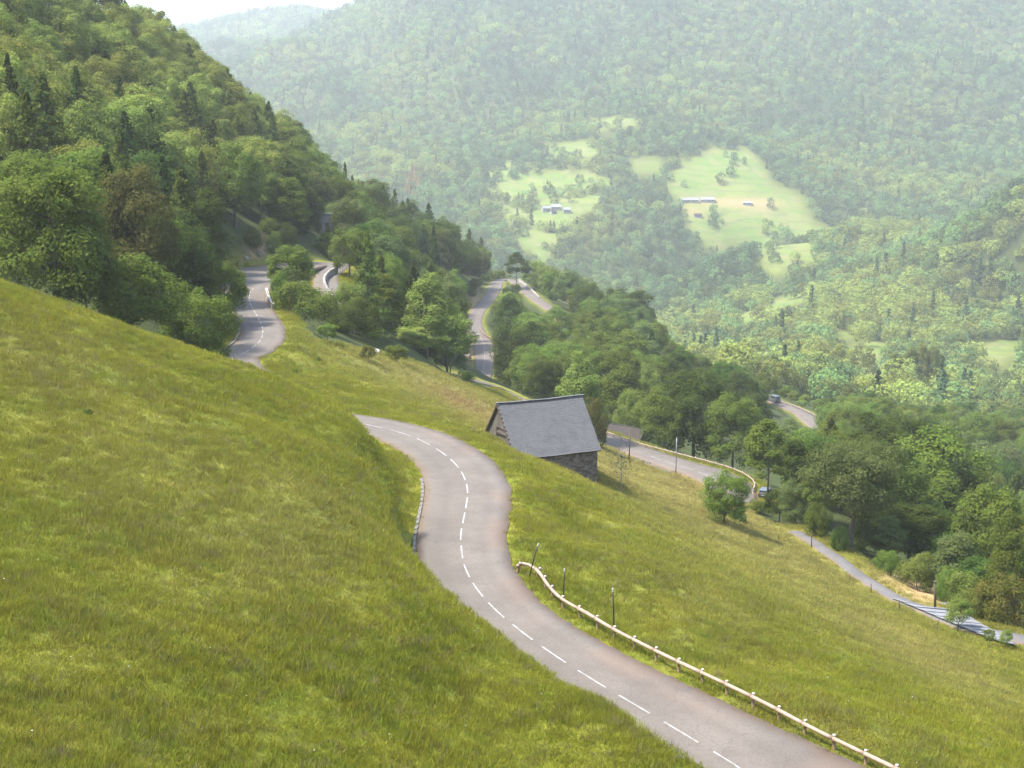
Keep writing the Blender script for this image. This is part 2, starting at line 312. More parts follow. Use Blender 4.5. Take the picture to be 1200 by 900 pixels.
# ------------------------------------------------------------------ objects: small helpers
def link(o, parent=None):
    COL.objects.link(o)
    if parent: o.parent = parent
    return o
def tag(o, label=None, cat=None, group=None, kind=None):
    if label: o['label'] = label
    if cat: o['category'] = cat
    if group: o['group'] = group
    if kind: o['kind'] = kind
    return o
def mesh_np(name, V, Fq, mat=None):
    """mesh from numpy arrays; Fq is (n,3) or (n,4)"""
    me = bpy.data.meshes.new(name); V = np.asarray(V, np.float32); Fq = np.asarray(Fq, np.int32); k = Fq.shape[1]
    me.vertices.add(len(V)); me.vertices.foreach_set('co', V.ravel())
    me.loops.add(Fq.size); me.loops.foreach_set('vertex_index', Fq.ravel())
    me.polygons.add(len(Fq)); me.polygons.foreach_set('loop_start', np.arange(0, Fq.size, k, dtype=np.int32))
    me.update(calc_edges=True); me.validate()
    if mat: me.materials.append(mat)
    return me
def obj(name, me, parent=None, loc=None):
    o = bpy.data.objects.new(name, me); link(o, parent)
    if loc is not None: o.location = loc
    return o
def empty(name, loc, label=None, cat=None, group=None, rz=0.0):
    o = bpy.data.objects.new(name, None); o.empty_display_size = .3; o.location = loc; o.rotation_euler = (0, 0, rz)
    link(o); return tag(o, label, cat, group)
class MB:
    """collects simple solids into one mesh"""
    def __init__(s): s.v = []; s.f = []
    def add(s, V, Fs):
        b = len(s.v); s.v += [tuple(p) for p in V]; s.f += [tuple(i + b for i in f) for f in Fs]; return s
    def box(s, c, size, M3=None, jit=0.0):
        c = Vector(c); hx, hy, hz = size[0] / 2, size[1] / 2, size[2] / 2
        V = [Vector((x, y, z)) for z in (-hz, hz) for y in (-hy, hy) for x in (-hx, hx)]
        if jit: V = [v + Vector((random.uniform(-jit, jit), random.uniform(-jit, jit), random.uniform(-jit, jit))) for v in V]
        if M3 is not None: V = [M3 @ v for v in V]
        return s.add([c + v for v in V], [(0, 2, 3, 1), (4, 5, 7, 6), (0, 1, 5, 4), (2, 6, 7, 3), (0, 4, 6, 2), (1, 3, 7, 5)])
    def tube(s, pts, rs, n=8, cap=True):
        pts = [Vector(p) for p in pts]
        if not hasattr(rs, '__len__'): rs = [rs] * len(pts)
        b = len(s.v); m = len(pts)
        for i, p in enumerate(pts):
            t = (pts[min(i + 1, m - 1)] - pts[max(i - 1, 0)]).normalized()
            a = t.cross(Vector((0, 0, 1)) if abs(t.z) < .9 else Vector((1, 0, 0))).normalized(); q = t.cross(a)
            for k in range(n):
                an = 2 * math.pi * k / n; s.v.append(tuple(p + (a * math.cos(an) + q * math.sin(an)) * rs[i]))
        for i in range(m - 1):
            for k in range(n): s.f.append((b + i * n + k, b + i * n + (k + 1) % n, b + (i + 1) * n + (k + 1) % n, b + (i + 1) * n + k))
        if cap: s.f.append(tuple(b + k for k in range(n))[::-1]); s.f.append(tuple(b + (m - 1) * n + k for k in range(n)))
        return s
    def mesh(s, name, mat=None, smooth=False):
        me = bpy.data.meshes.new(name); me.from_pydata(s.v, [], s.f); me.update()
        bm = bmesh.new(); bm.from_mesh(me); bmesh.ops.recalc_face_normals(bm, faces=bm.faces); bm.to_mesh(me); bm.free()
        if mat: me.materials.append(mat)
        if smooth: me.polygons.foreach_set('use_smooth', [True] * len(me.polygons))
        return me
    def build(s, name, mat, parent=None, loc=None, smooth=False): return obj(name, s.mesh(name, mat, smooth), parent, loc)

# ------------------------------------------------------------------ the land as one graded sheet
def graded(lo, hi, a, b, st, gr):
    mid = list(np.arange(a, b + .01, st)); up = [mid[-1]]; d = st
    while up[-1] < hi: d = min(d * gr, 45); up.append(up[-1] + d)
    dn = [mid[0]]; d = st
    while dn[-1] > lo: d = min(d * gr, 45); dn.append(dn[-1] - d)
    return np.array(dn[:0:-1] + mid + up[1:])
gx = graded(-2600, 2600, -52, 66, 1.0, 1.028); gy = graded(-900, 4900, 38, 330, .95, 1.012)
X, Y = np.meshgrid(gx, gy); Z = land(X, Y)
nx, ny = len(gx), len(gy)
i0 = (np.arange(ny - 1)[:, None] * nx + np.arange(nx - 1)[None]).ravel()
ground_me = mesh_np('ground', np.stack([X.ravel(), Y.ravel(), Z.ravel()], 1), np.stack([i0, i0 + 1, i0 + nx + 1, i0 + nx], 1), M['ground'])
ground_me.polygons.foreach_set('use_smooth', np.ones(len(ground_me.polygons), bool))
ground = obj('ground', ground_me); tag(ground, 'steep green meadow hillside falling to the wooded valley and mountain opposite', None, None, 'structure')

# which kind of cover grows where (from the ground point's own place)
def inpoly(px, py, poly):
    px = np.asarray(px); py = np.asarray(py); r = np.zeros(px.shape, bool); n = len(poly)
    for i in range(n):
        x1, y1 = poly[i]; x2, y2 = poly[(i + 1) % n]
        c = ((y1 > py) != (y2 > py)) & (px < (x2 - x1) * (py - y1) / (y2 - y1 + 1e-12) + x1); r ^= c
    return r
FIELDS = [ # clearings across the valley
    [(777, 220), (800, 185), (818, 178), (835, 174), (860, 176), (880, 171), (886, 186), (902, 200), (905, 212), (922, 222), (952, 231), (944, 250), (962, 260), (972, 275), (988, 290), (970, 310), (935, 308), (912, 326), (897, 322), (893, 300), (862, 288), (838, 292), (814, 284), (806, 260), (797, 236)],
    [(572, 200), (592, 190), (612, 195), (640, 200), (690, 198), (714, 210), (716, 222), (705, 245), (690, 248), (680, 256), (662, 268), (640, 288), (628, 300), (612, 290), (590, 250), (575, 225)],
    [(690, 140), (740, 136), (748, 150), (705, 154)], [(640, 168), (700, 164), (700, 184), (650, 186)], [(735, 184), (775, 182), (778, 198), (745, 204)], [(620, 285), (650, 270), (655, 300), (630, 310)],
    [(858, 375), (900, 352), (945, 342), (948, 352), (905, 366), (868, 382)],
    [(985, 412), (1020, 398), (1045, 402), (1038, 425), (1060, 440), (1075, 452), (1072, 470), (1058, 470), (1035, 448), (1000, 446)],
    [(1135, 408), (1165, 398), (1200, 392), (1195, 420), (1155, 440)], [(872, 424), (900, 422), (935, 440), (925, 450), (880, 440)], [(980, 388), (1002, 386), (1003, 398), (985, 400)]]
def fields_at(x, y, z):
    px, py = proj(x, y, z); m = np.zeros(px.shape, bool)
    for f in FIELDS: m |= inpoly(px, py, f)
    return m & (y > 620)
def meadow_at(x, y, z):
    px, py = proj(x, y, z)
    left = (y < 152) & (x < -14) & (x > -150) & ~((y > 118) & (x < -48))
    low = inpoly(x, y, [(-150, -50), (110, -50), (95, 100), (60, 135), (56, 150), (49, 170), (43, 182), (38.5, 196), (37, 212), (35, 232), (20, 262), (10, 290), (-2, 290), (-6, 270), (-14, 250), (-21, 238), (-24, 222), (-27, 212), (-30, 195), (-32, 178), (-45, 150), (-150, 122)])
    return low
_x, _y, _z = X.ravel(), Y.ravel(), Z.ravel()
rd, _, _ = road_field(_x, _y)
mead = meadow_at(_x, _y, _z).astype(float)
mead = np.maximum(mead, (rd < np.where(_y < 330, 3.0, 1.0)) * 1.0)
_ppx, _ppy = proj(_x, np.maximum(_y, 5), _z)
fld = fields_at(_x, np.maximum(_y, 5), _z).astype(float)
def blur(a, n=1):
    a = a.reshape(ny, nx)
    for _ in range(n):
        a = (a + np.roll(a, 1, 0) + np.roll(a, -1, 0) + np.roll(a, 1, 1) + np.roll(a, -1, 1)) / 5
    return a.ravel()
def gauss(cx, cy, rx, ry, tilt=0):
    dx = _ppx - cx; dy = _ppy - cy; a = rad(tilt); u = dx * math.cos(a) + dy * math.sin(a); v = -dx * math.sin(a) + dy * math.cos(a)
    return np.exp(-(u / rx) ** 2 - (v / ry) ** 2)
near = (_y < 330) & (_y > 20)
dry = near * np.clip(.9 * gauss(690, 530, 170, 22, 20) + .8 * gauss(480, 440, 110, 20, 18) + .8 * gauss(900, 640, 180, 35, 24) + .75 * gauss(1080, 770, 160, 28, 25) + .55 * gauss(600, 505, 60, 14, 22) + .3 * gauss(140, 560, 160, 120, 30) + .25 * gauss(820, 700, 120, 60, 20) + .8 * gauss(790, 570, 90, 22, 20) + .35 * gauss(330, 640, 90, 80), 0, 1)
rust = near * np.clip(.8 * gauss(530, 467, 26, 9, 25) + .55 * gauss(560, 480, 40, 10, 25) + .4 * gauss(810, 565, 40, 10, 20) + .5 * gauss(690, 560, 40, 6, 20), 0, 1)
soil = ((_y > 200) & (_y < 420)) * np.clip(1.0 * gauss(305, 286, 11, 9, -30) + 1.0 * gauss(300, 298, 11, 7) + .6 * gauss(283, 322, 6, 20), 0, 1) + (_y > 1300) * np.clip(.9 * gauss(890, 240, 30, 7) + .8 * gauss(840, 238, 40, 4) + .5 * gauss(815, 250, 12, 8), 0, 1)
soil += (_y > 300) * (_y < 640) * np.clip(.9 * gauss(549, 410, 8, 14) + .8 * gauss(556, 352, 8, 14), 0, 1)
hay = ((_y > 120) & (_y < 200)) * np.clip(1.6 * gauss(1068, 690, 40, 8, 27), 0, 1)
for nm, arr in (('wood', np.clip(1 - blur(np.maximum(mead, fld), 1), 0, 1)), ('field', blur(fld, 1)), ('dry', dry), ('rust', rust), ('soil', soil), ('hay', hay)):
    a = ground_me.attributes.new(nm, 'FLOAT', 'POINT'); a.data.foreach_set('value', arr.astype(np.float32))

# ------------------------------------------------------------------ roads, their paint and their kerbs
def strip(R, lift, cross=6):
    T = np.gradient(R[:, :2], axis=0); T /= np.linalg.norm(T, axis=1)[:, None]; Nl = np.stack([-T[:, 1], T[:, 0]], 1)
    V = []; A = []
    for k in [1.0001] + list(np.linspace(1, -1, cross + 1)) + [-1.0001]:
        off = np.where(k > 0, R[:, 3], R[:, 4]) * k; sk = abs(k) > 1
        off = off + (.10 * np.sign(k) if sk else 0)
        wv = (.06 * np.sin(R[:, 0] * 1.7 + R[:, 1] * 1.1) + .07 * np.sin(R[:, 0] * 3.9 - R[:, 1] * 4.3 + k) + .05 * np.sin(R[:, 1] * 7.7 + k)) * (abs(k) >= 1)
        V.append(np.stack([R[:, 0] + Nl[:, 0] * (off + wv), R[:, 1] + Nl[:, 1] * (off + wv), R[:, 2] + lift - .05 * k * k - (.45 if sk else 0)], 1)); A.append(np.full(len(R), -k))
    n = len(R); V = np.concatenate(V); A = np.concatenate(A)
    F_ = np.concatenate([np.stack([j * n + np.arange(n - 1), (j + 1) * n + np.arange(n - 1), (j + 1) * n + np.arange(1, n), j * n + np.arange(1, n)], 1) for j in range(cross + 2)])
    return V, F_, A
def road(name, R, mat, label, lift=0.0):
    V, F_, A = strip(R, lift); me = mesh_np(name, V, F_, mat)
    a = me.attributes.new('across', 'FLOAT', 'POINT'); a.data.foreach_set('value', A.astype(np.float32))
    o = obj(name, me); return tag(o, label, None, None, 'structure')
def along(R):
    return np.r_[0, np.cumsum(np.linalg.norm(np.diff(R[:, :3], axis=0), axis=1))]
def sample(R, s, off=0.0):
    """point on the road at arc length s, off metres to the left, and the heading"""
    S_ = along(R); s = float(np.clip(s, 0, S_[-1]))
    p = np.array([np.interp(s, S_, R[:, k]) for k in range(5)]); q = np.array([np.interp(min(s + .6, S_[-1]), S_, R[:, k]) for k in range(2)]) - np.array([np.interp(max(s - .6, 0), S_, R[:, k]) for k in range(2)])
    q /= np.hypot(*q); return Vector((p[0] - q[1] * off, p[1] + q[0] * off, p[2])), q, p
def nearest_s(R, x, y): return along(R)[((R[:, 0] - x) ** 2 + (R[:, 1] - y) ** 2).argmin()]
def dash(R, s0, s1, parent, off=0.0, w=.12, lift=.012, name='lane_marking', mat=None):
    n = max(2, int((s1 - s0) / .6) + 1); V = []
    for s in np.linspace(s0, s1, n):
        p, q, _ = sample(R, s, off); wl = w / 2
        V += [(p.x - q[1] * wl, p.y + q[0] * wl, p.z + lift), (p.x + q[1] * wl, p.y - q[0] * wl, p.z + lift)]
    F_ = [(2 * i, 2 * i + 1, 2 * i + 3, 2 * i + 2) for i in range(n - 1)]
    return obj(name, mesh_np(name, V, F_, mat or M['paint']), parent)
road_near = road('road', ROADS['near'], M['asphalt'], 'winding grey mountain road with a broken white centre line, crossing the meadow')
road_low = road('road', ROADS['low'], M['asphalt'], 'lower road passing behind the stone barn along a wooden guard rail')
road_lane = road('side_lane', ROADS['lane'], M['asphalt'], 'narrow side lane beside the lower road, right of the barn', .004)
road_mid = road('road', ROADS['mid'], M['asphalt'], 'pale road climbing to a hairpin among trees beyond the barn')
road_valley = road('road', ROADS['valley'], M['asphalt'], 'short stretch of grey road in the valley trees')
foot = road('footpath', FOOT, M['path'], 'narrow paved footpath along the foot of the meadow')
Rn = ROADS['near']; s_end = nearest_s(Rn, *atz(300, 337, -28.1)[:2])
s = 1.1
while s < s_end - 3:
    dash(Rn, s, s + 3.0, road_near); s += 4.33
s = nearest_s(Rn, *atz(366, 317, -28.6)[:2]); dash(Rn, s, s + 4, road_near)
Rl = ROADS['low']; s = nearest_s(Rl, *atz(765, 535, -60.4)[:2])
for k in range(5): dash(Rl, s + k * 4.33, s + k * 4.33 + 3, road_low, -.2)
dash(ROADS['lane'], 9, 11.5, road_lane, .9, .14, .016)
Rm = ROADS['mid']; s = nearest_s(Rm, *atz(564, 446, -66)[:2])
while s < nearest_s(Rm, *atz(560, 390, -66)[:2]): dash(Rm, s, s + 3.0, road_mid, 0, .13); s += 4.33
def kerb(R, s0, s1, side, label, step=1.6, h=.16):
    root = bpy.data.objects.new('kerb', None); link(root); p, q, w = sample(R, (s0 + s1) / 2); root.location = p; tag(root, label, None, None, 'structure')
    s = s0; base = [MB().box((0, 0, 0), (step * .995, .24, .30), None, .02).mesh('kerb_stone', M['kerb']) for _ in range(3)]
    while s < s1:
        p, q, w = sample(R, s); off = (w[3] + .12) if side > 0 else -(w[4] + .12)
        p, q, w = sample(R, s, off)
        o = obj('kerb_stone', random.choice(base), root); o.location = p + Vector((0, 0, -.06 + random.uniform(-.02, .02) + h - .14)) - root.location; o.rotation_euler = (0, 0, math.atan2(q[1], q[0]) + random.uniform(-.03, .03)); s += step
    return root
kerb(Rn, nearest_s(Rn, *atz(541, 655, -32.8)[:2]), nearest_s(Rn, *atz(541, 562, -32)[:2]), 1, 'pale weathered kerb stones on the inside of the near road bend', 1.3, .09)
kerb(Rn, nearest_s(Rn, *atz(275, 420, -28.9)[:2]), nearest_s(Rn, *atz(295, 342, -28.1)[:2]), 1, 'pale kerb along the hillside edge of the upper road', 2.2, .16)
kerb(Rl, nearest_s(Rl, *atz(766, 535, -60.3)[:2]) - 1, nearest_s(Rl, *atz(780, 541, -60.4)[:2]), -1, 'short white kerb ending the grass strip beside the lower road', 1.6, .16)

# ------------------------------------------------------------------ trees: crowns of leaf sprays on lobes, tapered trunks with limbs
def leaf_mat(name, c1, c2, trans=.42, vary=.25):
    m, nt = new_mat(name); g = NG(nt)
    oi = g.n('ShaderNodeObjectInfo').outputs['Random']
    c = g.mix(g.ramp(g.noise(.55, 3, .6), .35, .65), c1, c2)
    c = g.hsv(c, g.ramp(oi, 0, 1, .5 - .02, .5 + .018), 1.0, g.ramp(oi, 0, 1, 1 - vary, 1 + vary))
    d = g.n('ShaderNodeBsdfDiffuse'); g.set(d.inputs[0], c)
    t = g.n('ShaderNodeBsdfTranslucent'); g.set(t.inputs[0], g.mix(.5, c, (.145, .175, .045)))
    gl = g.n('ShaderNodeBsdfGlossy'); gl.inputs['Roughness'].default_value = .5; gl.inputs[0].default_value = (.9, .95, 1, 1)
    s = g.n('ShaderNodeMixShader'); s.inputs[0].default_value = trans; nt.links.new(d.outputs[0], s.inputs[1]); nt.links.new(t.outputs[0], s.inputs[2])
    s2 = g.n('ShaderNodeMixShader'); s2.inputs[0].default_value = .0; nt.links.new(s.outputs[0], s2.inputs[1]); nt.links.new(gl.outputs[0], s2.inputs[2])
    g.out(s2.outputs[0]); return m
LM = {'lime': leaf_mat('lime_and_sunlit_leaves', (0.160, 0.206, 0.036), (0.224, 0.249, 0.058)), 'pale': leaf_mat('pale_leaves', (0.112, 0.156, 0.030), (0.171, 0.205, 0.046)), 'mid': leaf_mat('green_leaves', (0.078, 0.120, 0.021), (0.121, 0.159, 0.027)),
      'dark': leaf_mat('dark_leaves', (0.040, 0.070, 0.014), (0.062, 0.095, 0.019)), 'ash': leaf_mat('greyish_leaves', (0.081, 0.116, 0.036), (0.115, 0.147, 0.048)), 'olive': leaf_mat('olive_leaves', (0.087, 0.092, 0.024), (0.124, 0.123, 0.035)),
      'brown': leaf_mat('brownish_leaves', (0.109, 0.090, 0.022), (0.092, 0.100, 0.017)), 'needle': leaf_mat('spruce_needles', (0.026, 0.047, 0.011), (0.043, 0.066, 0.013), .2), 'rust': leaf_mat('dead_needles', (0.302, 0.179, 0.074), (0.232, 0.157, 0.058), .2),
      'fir': leaf_mat('fir_needles', (0.052, 0.077, 0.018), (0.081, 0.102, 0.019), .25)}
M['bark'] = simple('bark', (.075, .060, .045), (.125, .105, .085), 5, .9, 0, .6)
M['palebark'] = simple('pale_bark', (.16, .14, .12), (.24, .22, .19), 5, .9, 0, .5)

def unit(n, r):
    v = r.normal(size=(n, 3)); return v / np.linalg.norm(v, axis=1)[:, None]
def leaves(P_, N_, size, r, asp=.62):
    n = len(P_); N_ = N_ / np.linalg.norm(N_, axis=1)[:, None]
    a = np.cross(N_, unit(n, r)); a /= np.linalg.norm(a, axis=1)[:, None]; b = np.cross(N_, a)
    s = (size * r.uniform(.6, 1.35, n))[:, None]; k = s * asp; bend = N_ * s * r.uniform(-.25, .1, n)[:, None]
    V = np.stack([P_ - a * s * .5, P_ + b * k * .5 + bend * .5, P_ + a * s * .5 + bend, P_ - b * k * .5 + bend * .5], 1).reshape(-1, 3)
    return V, np.arange(4 * n).reshape(n, 4)
def crown_mesh(name, H, rad_, z0, nl, per, size, seed, shape='round', lob=.30, fill=.0, mat='mid', flat=1.0, tight=False):
    r = np.random.default_rng(seed); Ls = []
    hc = (H - z0) / 2; zc = z0 + hc
    d = unit(nl * 3, r); d = d[d[:, 2] > -.75][:nl]
    rr = r.uniform(.50, .92, len(d)) if not fill else r.uniform(.15, .92, len(d)) ** (1 - fill * .4)
    prof = {'round': lambda t: np.ones_like(t), 'oval': lambda t: 1.0 - .28 * t, 'cone': lambda t: .85 - .45 * t, 'spread': lambda t: .9 + .25 * np.clip(t, -.3, .6), 'column': lambda t: .95 - .15 * t}[shape]
    lump = 1 + .18 * np.sin(d[:, 0] * 4 + seed) * np.cos(d[:, 1] * 5 + seed * 2)
    w = prof(d[:, 2]) * lump
    c = np.stack([d[:, 0] * rad_ * rr * w, d[:, 1] * rad_ * rr * w, zc + d[:, 2] * hc * rr * .97], 1)
    lr = rad_ * lob * r.uniform(.65, 1.3, len(c))
    PP = []; NN = []
    for i in range(len(c)):
        n = int(per * r.uniform(.7, 1.3)); u = unit(n, r); u[:, 2] = np.abs(u[:, 2]) * np.where(r.random(n) < .66, 1, -1)
        u /= np.linalg.norm(u, axis=1)[:, None]
        out = c[i] - np.array([0, 0, zc]); out = out / (np.linalg.norm(out) + 1e-6)
        u2 = u + out * .45; u2 /= np.linalg.norm(u2, axis=1)[:, None]
        sh = r.uniform(.8 if tight else .6, 1.06, n); sh = np.where(r.random(n) < (.04 if tight else .13), sh * r.uniform(1.05, 1.5, n), sh)[:, None]
        PP.append(c[i] + u2 * lr[i] * sh * np.array([1.05, 1.05, .95 * flat])); NN.append(u2 * (1.2 if tight else 1.0) + np.array([0, 0, .4]) + unit(n, r) * (.4 if tight else .6))
    P_ = np.concatenate(PP); ok = P_[:, 2] < H * 1.03
    V, F_ = leaves(P_[ok], np.concatenate(NN)[ok], size, r)
    me = mesh_np(name, V, F_, LM[mat]); return me, c
def conifer_mesh(name, H, R, seed, per=26, size=.55, z0=.06, mat='needle', droop=.32, lev=.42):
    r = np.random.default_rng(seed); PP = []; NN = []; nb_ = int(H / lev * 7)
    for b in range(nb_):
        t = r.random() ** 1.35 if b > 12 else r.uniform(.9, .99); z = H * (z0 + (1 - z0) * t); a = r.uniform(0, 6.28)
        L = (R * (1 - t) ** .8 + .15) * r.uniform(.6, 1.12) * (1 + .12 * math.sin(a * 2 + seed) + .1 * math.sin(t * 21 + a)); n = max(5, int(per * L / R + 4))
        s = r.uniform(.1, 1, n) ** .6; x = L * s; w = (1 - s * .5) * .26 * L + .06; lat = r.uniform(-1, 1, n) * w
        zz = z - droop * L * s ** 1.4 + .10 * L * s ** 3 + r.normal(0, .16, n) - np.abs(lat) * .25
        PP.append(np.stack([math.cos(a) * x - math.sin(a) * lat, math.sin(a) * x + math.cos(a) * lat, zz], 1))
        NN.append(np.stack([np.full(n, math.cos(a) * .7), np.full(n, math.sin(a) * .7), np.full(n, .75)], 1) + unit(n, r) * .75)
    V, F_ = leaves(np.concatenate(PP), np.concatenate(NN), size, r, .5)
    return mesh_np(name, V, F_, LM[mat])
def trunk_mesh(name, H, r0, seed, limbs=6, top=.75, z_l=.25, spread=3.0, mat='bark', lean=.25):
    r = random.Random(seed); m = MB()
    n = 7; pts = []; x = y = 0
    for i in range(n):
        t = i / (n - 1); pts.append((x, y, -1.0 + (H * top + 1.0) * t)); x += r.uniform(-1, 1) * lean; y += r.uniform(-1, 1) * lean
    m.tube(pts, [r0 * (1.25 if i == 0 else 1) * (1 - .8 * i / (n - 1)) for i in range(n)], 8)
    for k in range(limbs):
        t = z_l + (top - z_l) * (k + .5) / limbs; z = H * t; f = (z + 1) / (H * top + 1) * (n - 1); i = min(int(f), n - 2)
        p = Vector(pts[i]).lerp(Vector(pts[i + 1]), f - i); a = k * 2.4 + r.uniform(-.4, .4); L = spread * (1.1 - .5 * (t - z_l) / (1 - z_l)) * r.uniform(.8, 1.15); up = r.uniform(.45, .9)
        e1 = p + Vector((math.cos(a) * L * .5, math.sin(a) * L * .5, L * .5 * up)); e2 = e1 + Vector((math.cos(a + .3) * L * .45, math.sin(a + .3) * L * .45, L * .55 * up))
        rr = r0 * (1 - .75 * t) * .55; m.tube([p, e1, e2], [rr, rr * .65, rr * .25], 6)
        e3 = e1 + Vector((math.cos(a - .7) * L * .4, math.sin(a - .7) * L * .4, L * .35)); m.tube([e1, e3], [rr * .5, rr * .2], 5)
    return m.mesh(name, M[mat], True)
# kinds of tree, each built about 14 m tall and about 10 m wide; copies are scaled
TREE = {}
def kind(key, variants): TREE[key] = variants
kind('broad', [(crown_mesh('crown', 14, 5.0, 1.2, 74, 250, .33, 10 + i, 'oval' if i % 2 else 'round', .30)[0], trunk_mesh('trunk', 14, .30, i, 7), 14., 5.0) for i in range(5)])
kind('tall', [(crown_mesh('crown', 16, 3.7, 1.5, 66, 240, .32, 30 + i, 'cone' if i == 1 else 'oval', .34)[0], trunk_mesh('trunk', 16, .27, 9 + i, 7, .8), 16., 3.7) for i in range(3)])
kind('bush', [(crown_mesh('crown', 5, 3.4, -.3, 46, 210, .24, 50 + i, 'round', .32)[0], trunk_mesh('trunk', 5, .12, 20 + i, 5, .6, .15, 1.6), 5., 3.4) for i in range(3)])
kind('spread', [(crown_mesh('crown', 14.2, 6.4, 3.4, 90, 260, .29, 71, 'spread', .24)[0], trunk_mesh('trunk', 14.2, .40, 31, 9, .72, .26, 3.3), 14.2, 6.4)])
kind('sparse', [(crown_mesh('crown', 8, 3.4, 1.6, 40, 130, .30, 80 + i, 'round', .27)[0], trunk_mesh('trunk', 8, .15, 41 + i, 7, .7, .2, 2.4), 8., 3.4) for i in range(2)])
kind('lanky', [(crown_mesh('crown', 17, 3.6, 5.0, 50, 200, .33, 90 + i, 'oval', .30)[0], trunk_mesh('trunk', 17, .24, 51 + i, 7, .8, .3, 2.6), 17., 3.6) for i in range(2)])
kind('spruce', [(conifer_mesh('crown', 17, 3.4, 100 + i, 42, .42), trunk_mesh('trunk', 17, .25, 61 + i, 0, .97, lean=.02), 17., 3.4) for i in range(3)])
kind('fir', [(conifer_mesh('crown', 17, 4.4, 110 + i, 52, .44, .04, 'fir', .22), trunk_mesh('trunk', 17, .28, 66 + i, 0, .97, lean=.03), 17., 4.4) for i in range(2)])
TREES = []                                   # (x, y, radius, screen box) of everything planted
def plant(knd, x, y, h, width=None, mat=None, label='', cat='tree', name='broadleaf_tree', group=None, var=None, rz=None, sink=.25):
    var = random.randrange(len(TREE[knd])) if var is None else var
    cm, tm, H0, R0 = TREE[knd][var]; z = gz(x, y) - sink
    root = empty(name, (x, y, z), label, cat, group, random.uniform(0, 6.28) if rz is None else rz)
    sz = h / H0; sx = (width / 2 / R0) if width else sz
    for nm, me in (('crown', cm), ('trunk', tm)):
        o = obj(nm, me, root); o.scale = (sx, sx, sz) if nm == 'crown' else (min(sx, sz) if nm != 'crown' else sx, min(sx, sz), sz)
        if nm == 'crown' and mat: o.material_slots[0].link = 'OBJECT'; o.material_slots[0].material = LM[mat]
    px, pb = proj(x, y, z); _, pt = proj(x, y, z + h); hw = (width / 2 if width else R0 * sz) * FPX / y
    TREES.append((x, y, px - hw, px + hw, pt, pb)); return root
def plant_px(knd, px, top, Y=None, base=None, w=None, **k):
    """a tree whose crown centre stands at px, its top at row `top`, its foot at row `base` or Y metres out"""
    if Y is None: p = hit(px, base, 60, 700); Y = p.y
    r = ray(px, top); x = r[0] * Y; g = gz(x, Y) - .25; h = max(.55, r[2] * Y - g)
    return plant(knd, x, Y, h, w * Y / FPX if w else None, **k)

# --- the trees one can point to
PT = plant_px
PT('broad', 850, 551, base=614, w=54, mat='mid', var=0, label='small leafy green tree standing alone in the meadow below the guard rail bend', name='young_tree')
PT('spread', 1000, 513, base=646, w=128, mat='ash', label='large grey green spreading tree with a visible forked trunk beside the footpath')
PT('lanky', 902, 488, base=598, w=66, mat='mid', label='tall thin green tree with bare lower trunk just right of the guard rail bend', var=0)
PT('lanky', 934, 512, base=612, w=50, mat='dark', label='slim dark tree between the guard rail bend and the grey green spreading tree', var=1)
PT('lanky', 962, 540, base=625, w=44, mat='mid', label='slim tree directly left of the grey green spreading tree, by the footpath', var=0)
PT('broad', 1042, 480, Y=262, w=98, mat='dark', label='very dark round tree rising behind the grey green spreading tree', var=0)
PT('broad', 952, 500, Y=240, w=72, mat='mid', label='mid green tree behind the footpath, left of the grey green spreading tree', var=3)
PT('broad', 1100, 500, Y=240, w=118, mat='mid', label='broad green tree, the largest in the wood right of the grey green spreading tree', var=2)
PT('broad', 1168, 560, Y=187, w=92, mat='mid', label='green tree at the right edge above the roadside bushes', var=1)
PT('broad', 1196, 596, Y=166, w=70, mat='mid', label='green tree cut off by the right edge of the picture, behind the brownish bush', var=4)
PT('broad', 1066, 590, Y=196, w=96, mat='dark', label='low dark tree behind the clipped bushes by the footpath', var=4)
PT('broad', 1120, 622, Y=188, w=60, mat='dark', label='small dark tree between the path bushes and the right hand wood', var=0)
PT('broad', 1150, 650, Y=172, w=70, mat='dark', label='dark leaved tree just behind the brownish bush', var=1)
PT('bush', 1040, 646, Y=179, w=30, mat='mid', label='small round bush, leftmost of the row above the hay strip', cat='bush', name='bush')
PT('bush', 1077, 649, Y=176, w=44, mat='pale', label='bright rounded bush in the row above the hay strip', cat='bush', name='bush')
PT('bush', 1112, 666, Y=170, w=36, mat='mid', label='green bush right behind the dark post at the footpath', cat='bush', name='bush')
PT('bush', 1136, 672, Y=164, w=52, mat='pale', label='loose pale bush between the dark post and the brownish bush', cat='bush', name='bush')
PT('bush', 1178, 678, Y=159, w=78, mat='brown', label='brownish bush at the right edge above the footpath', cat='bush', name='bush')
PT('bush', 1140, 694, Y=159, w=36, mat='pale', label='low pale shrub beside the corrugated sheets', cat='bush', name='bush')
PT('sparse', 1124, 700, base=741, w=36, mat='pale', label='leaning sapling in front of the corrugated sheets', name='sapling', cat='sapling', var=1)
PT('sparse', 1160, 737, base=757, w=16, mat='mid', label='tiny sapling in front of the right end of the corrugated sheets', name='sapling', cat='sapling', var=0)
PT('sparse', 1179, 737, base=760, w=18, mat='pale', label='tiny pale sapling nearest the right edge, before the footpath', name='sapling', cat='sapling', var=1)
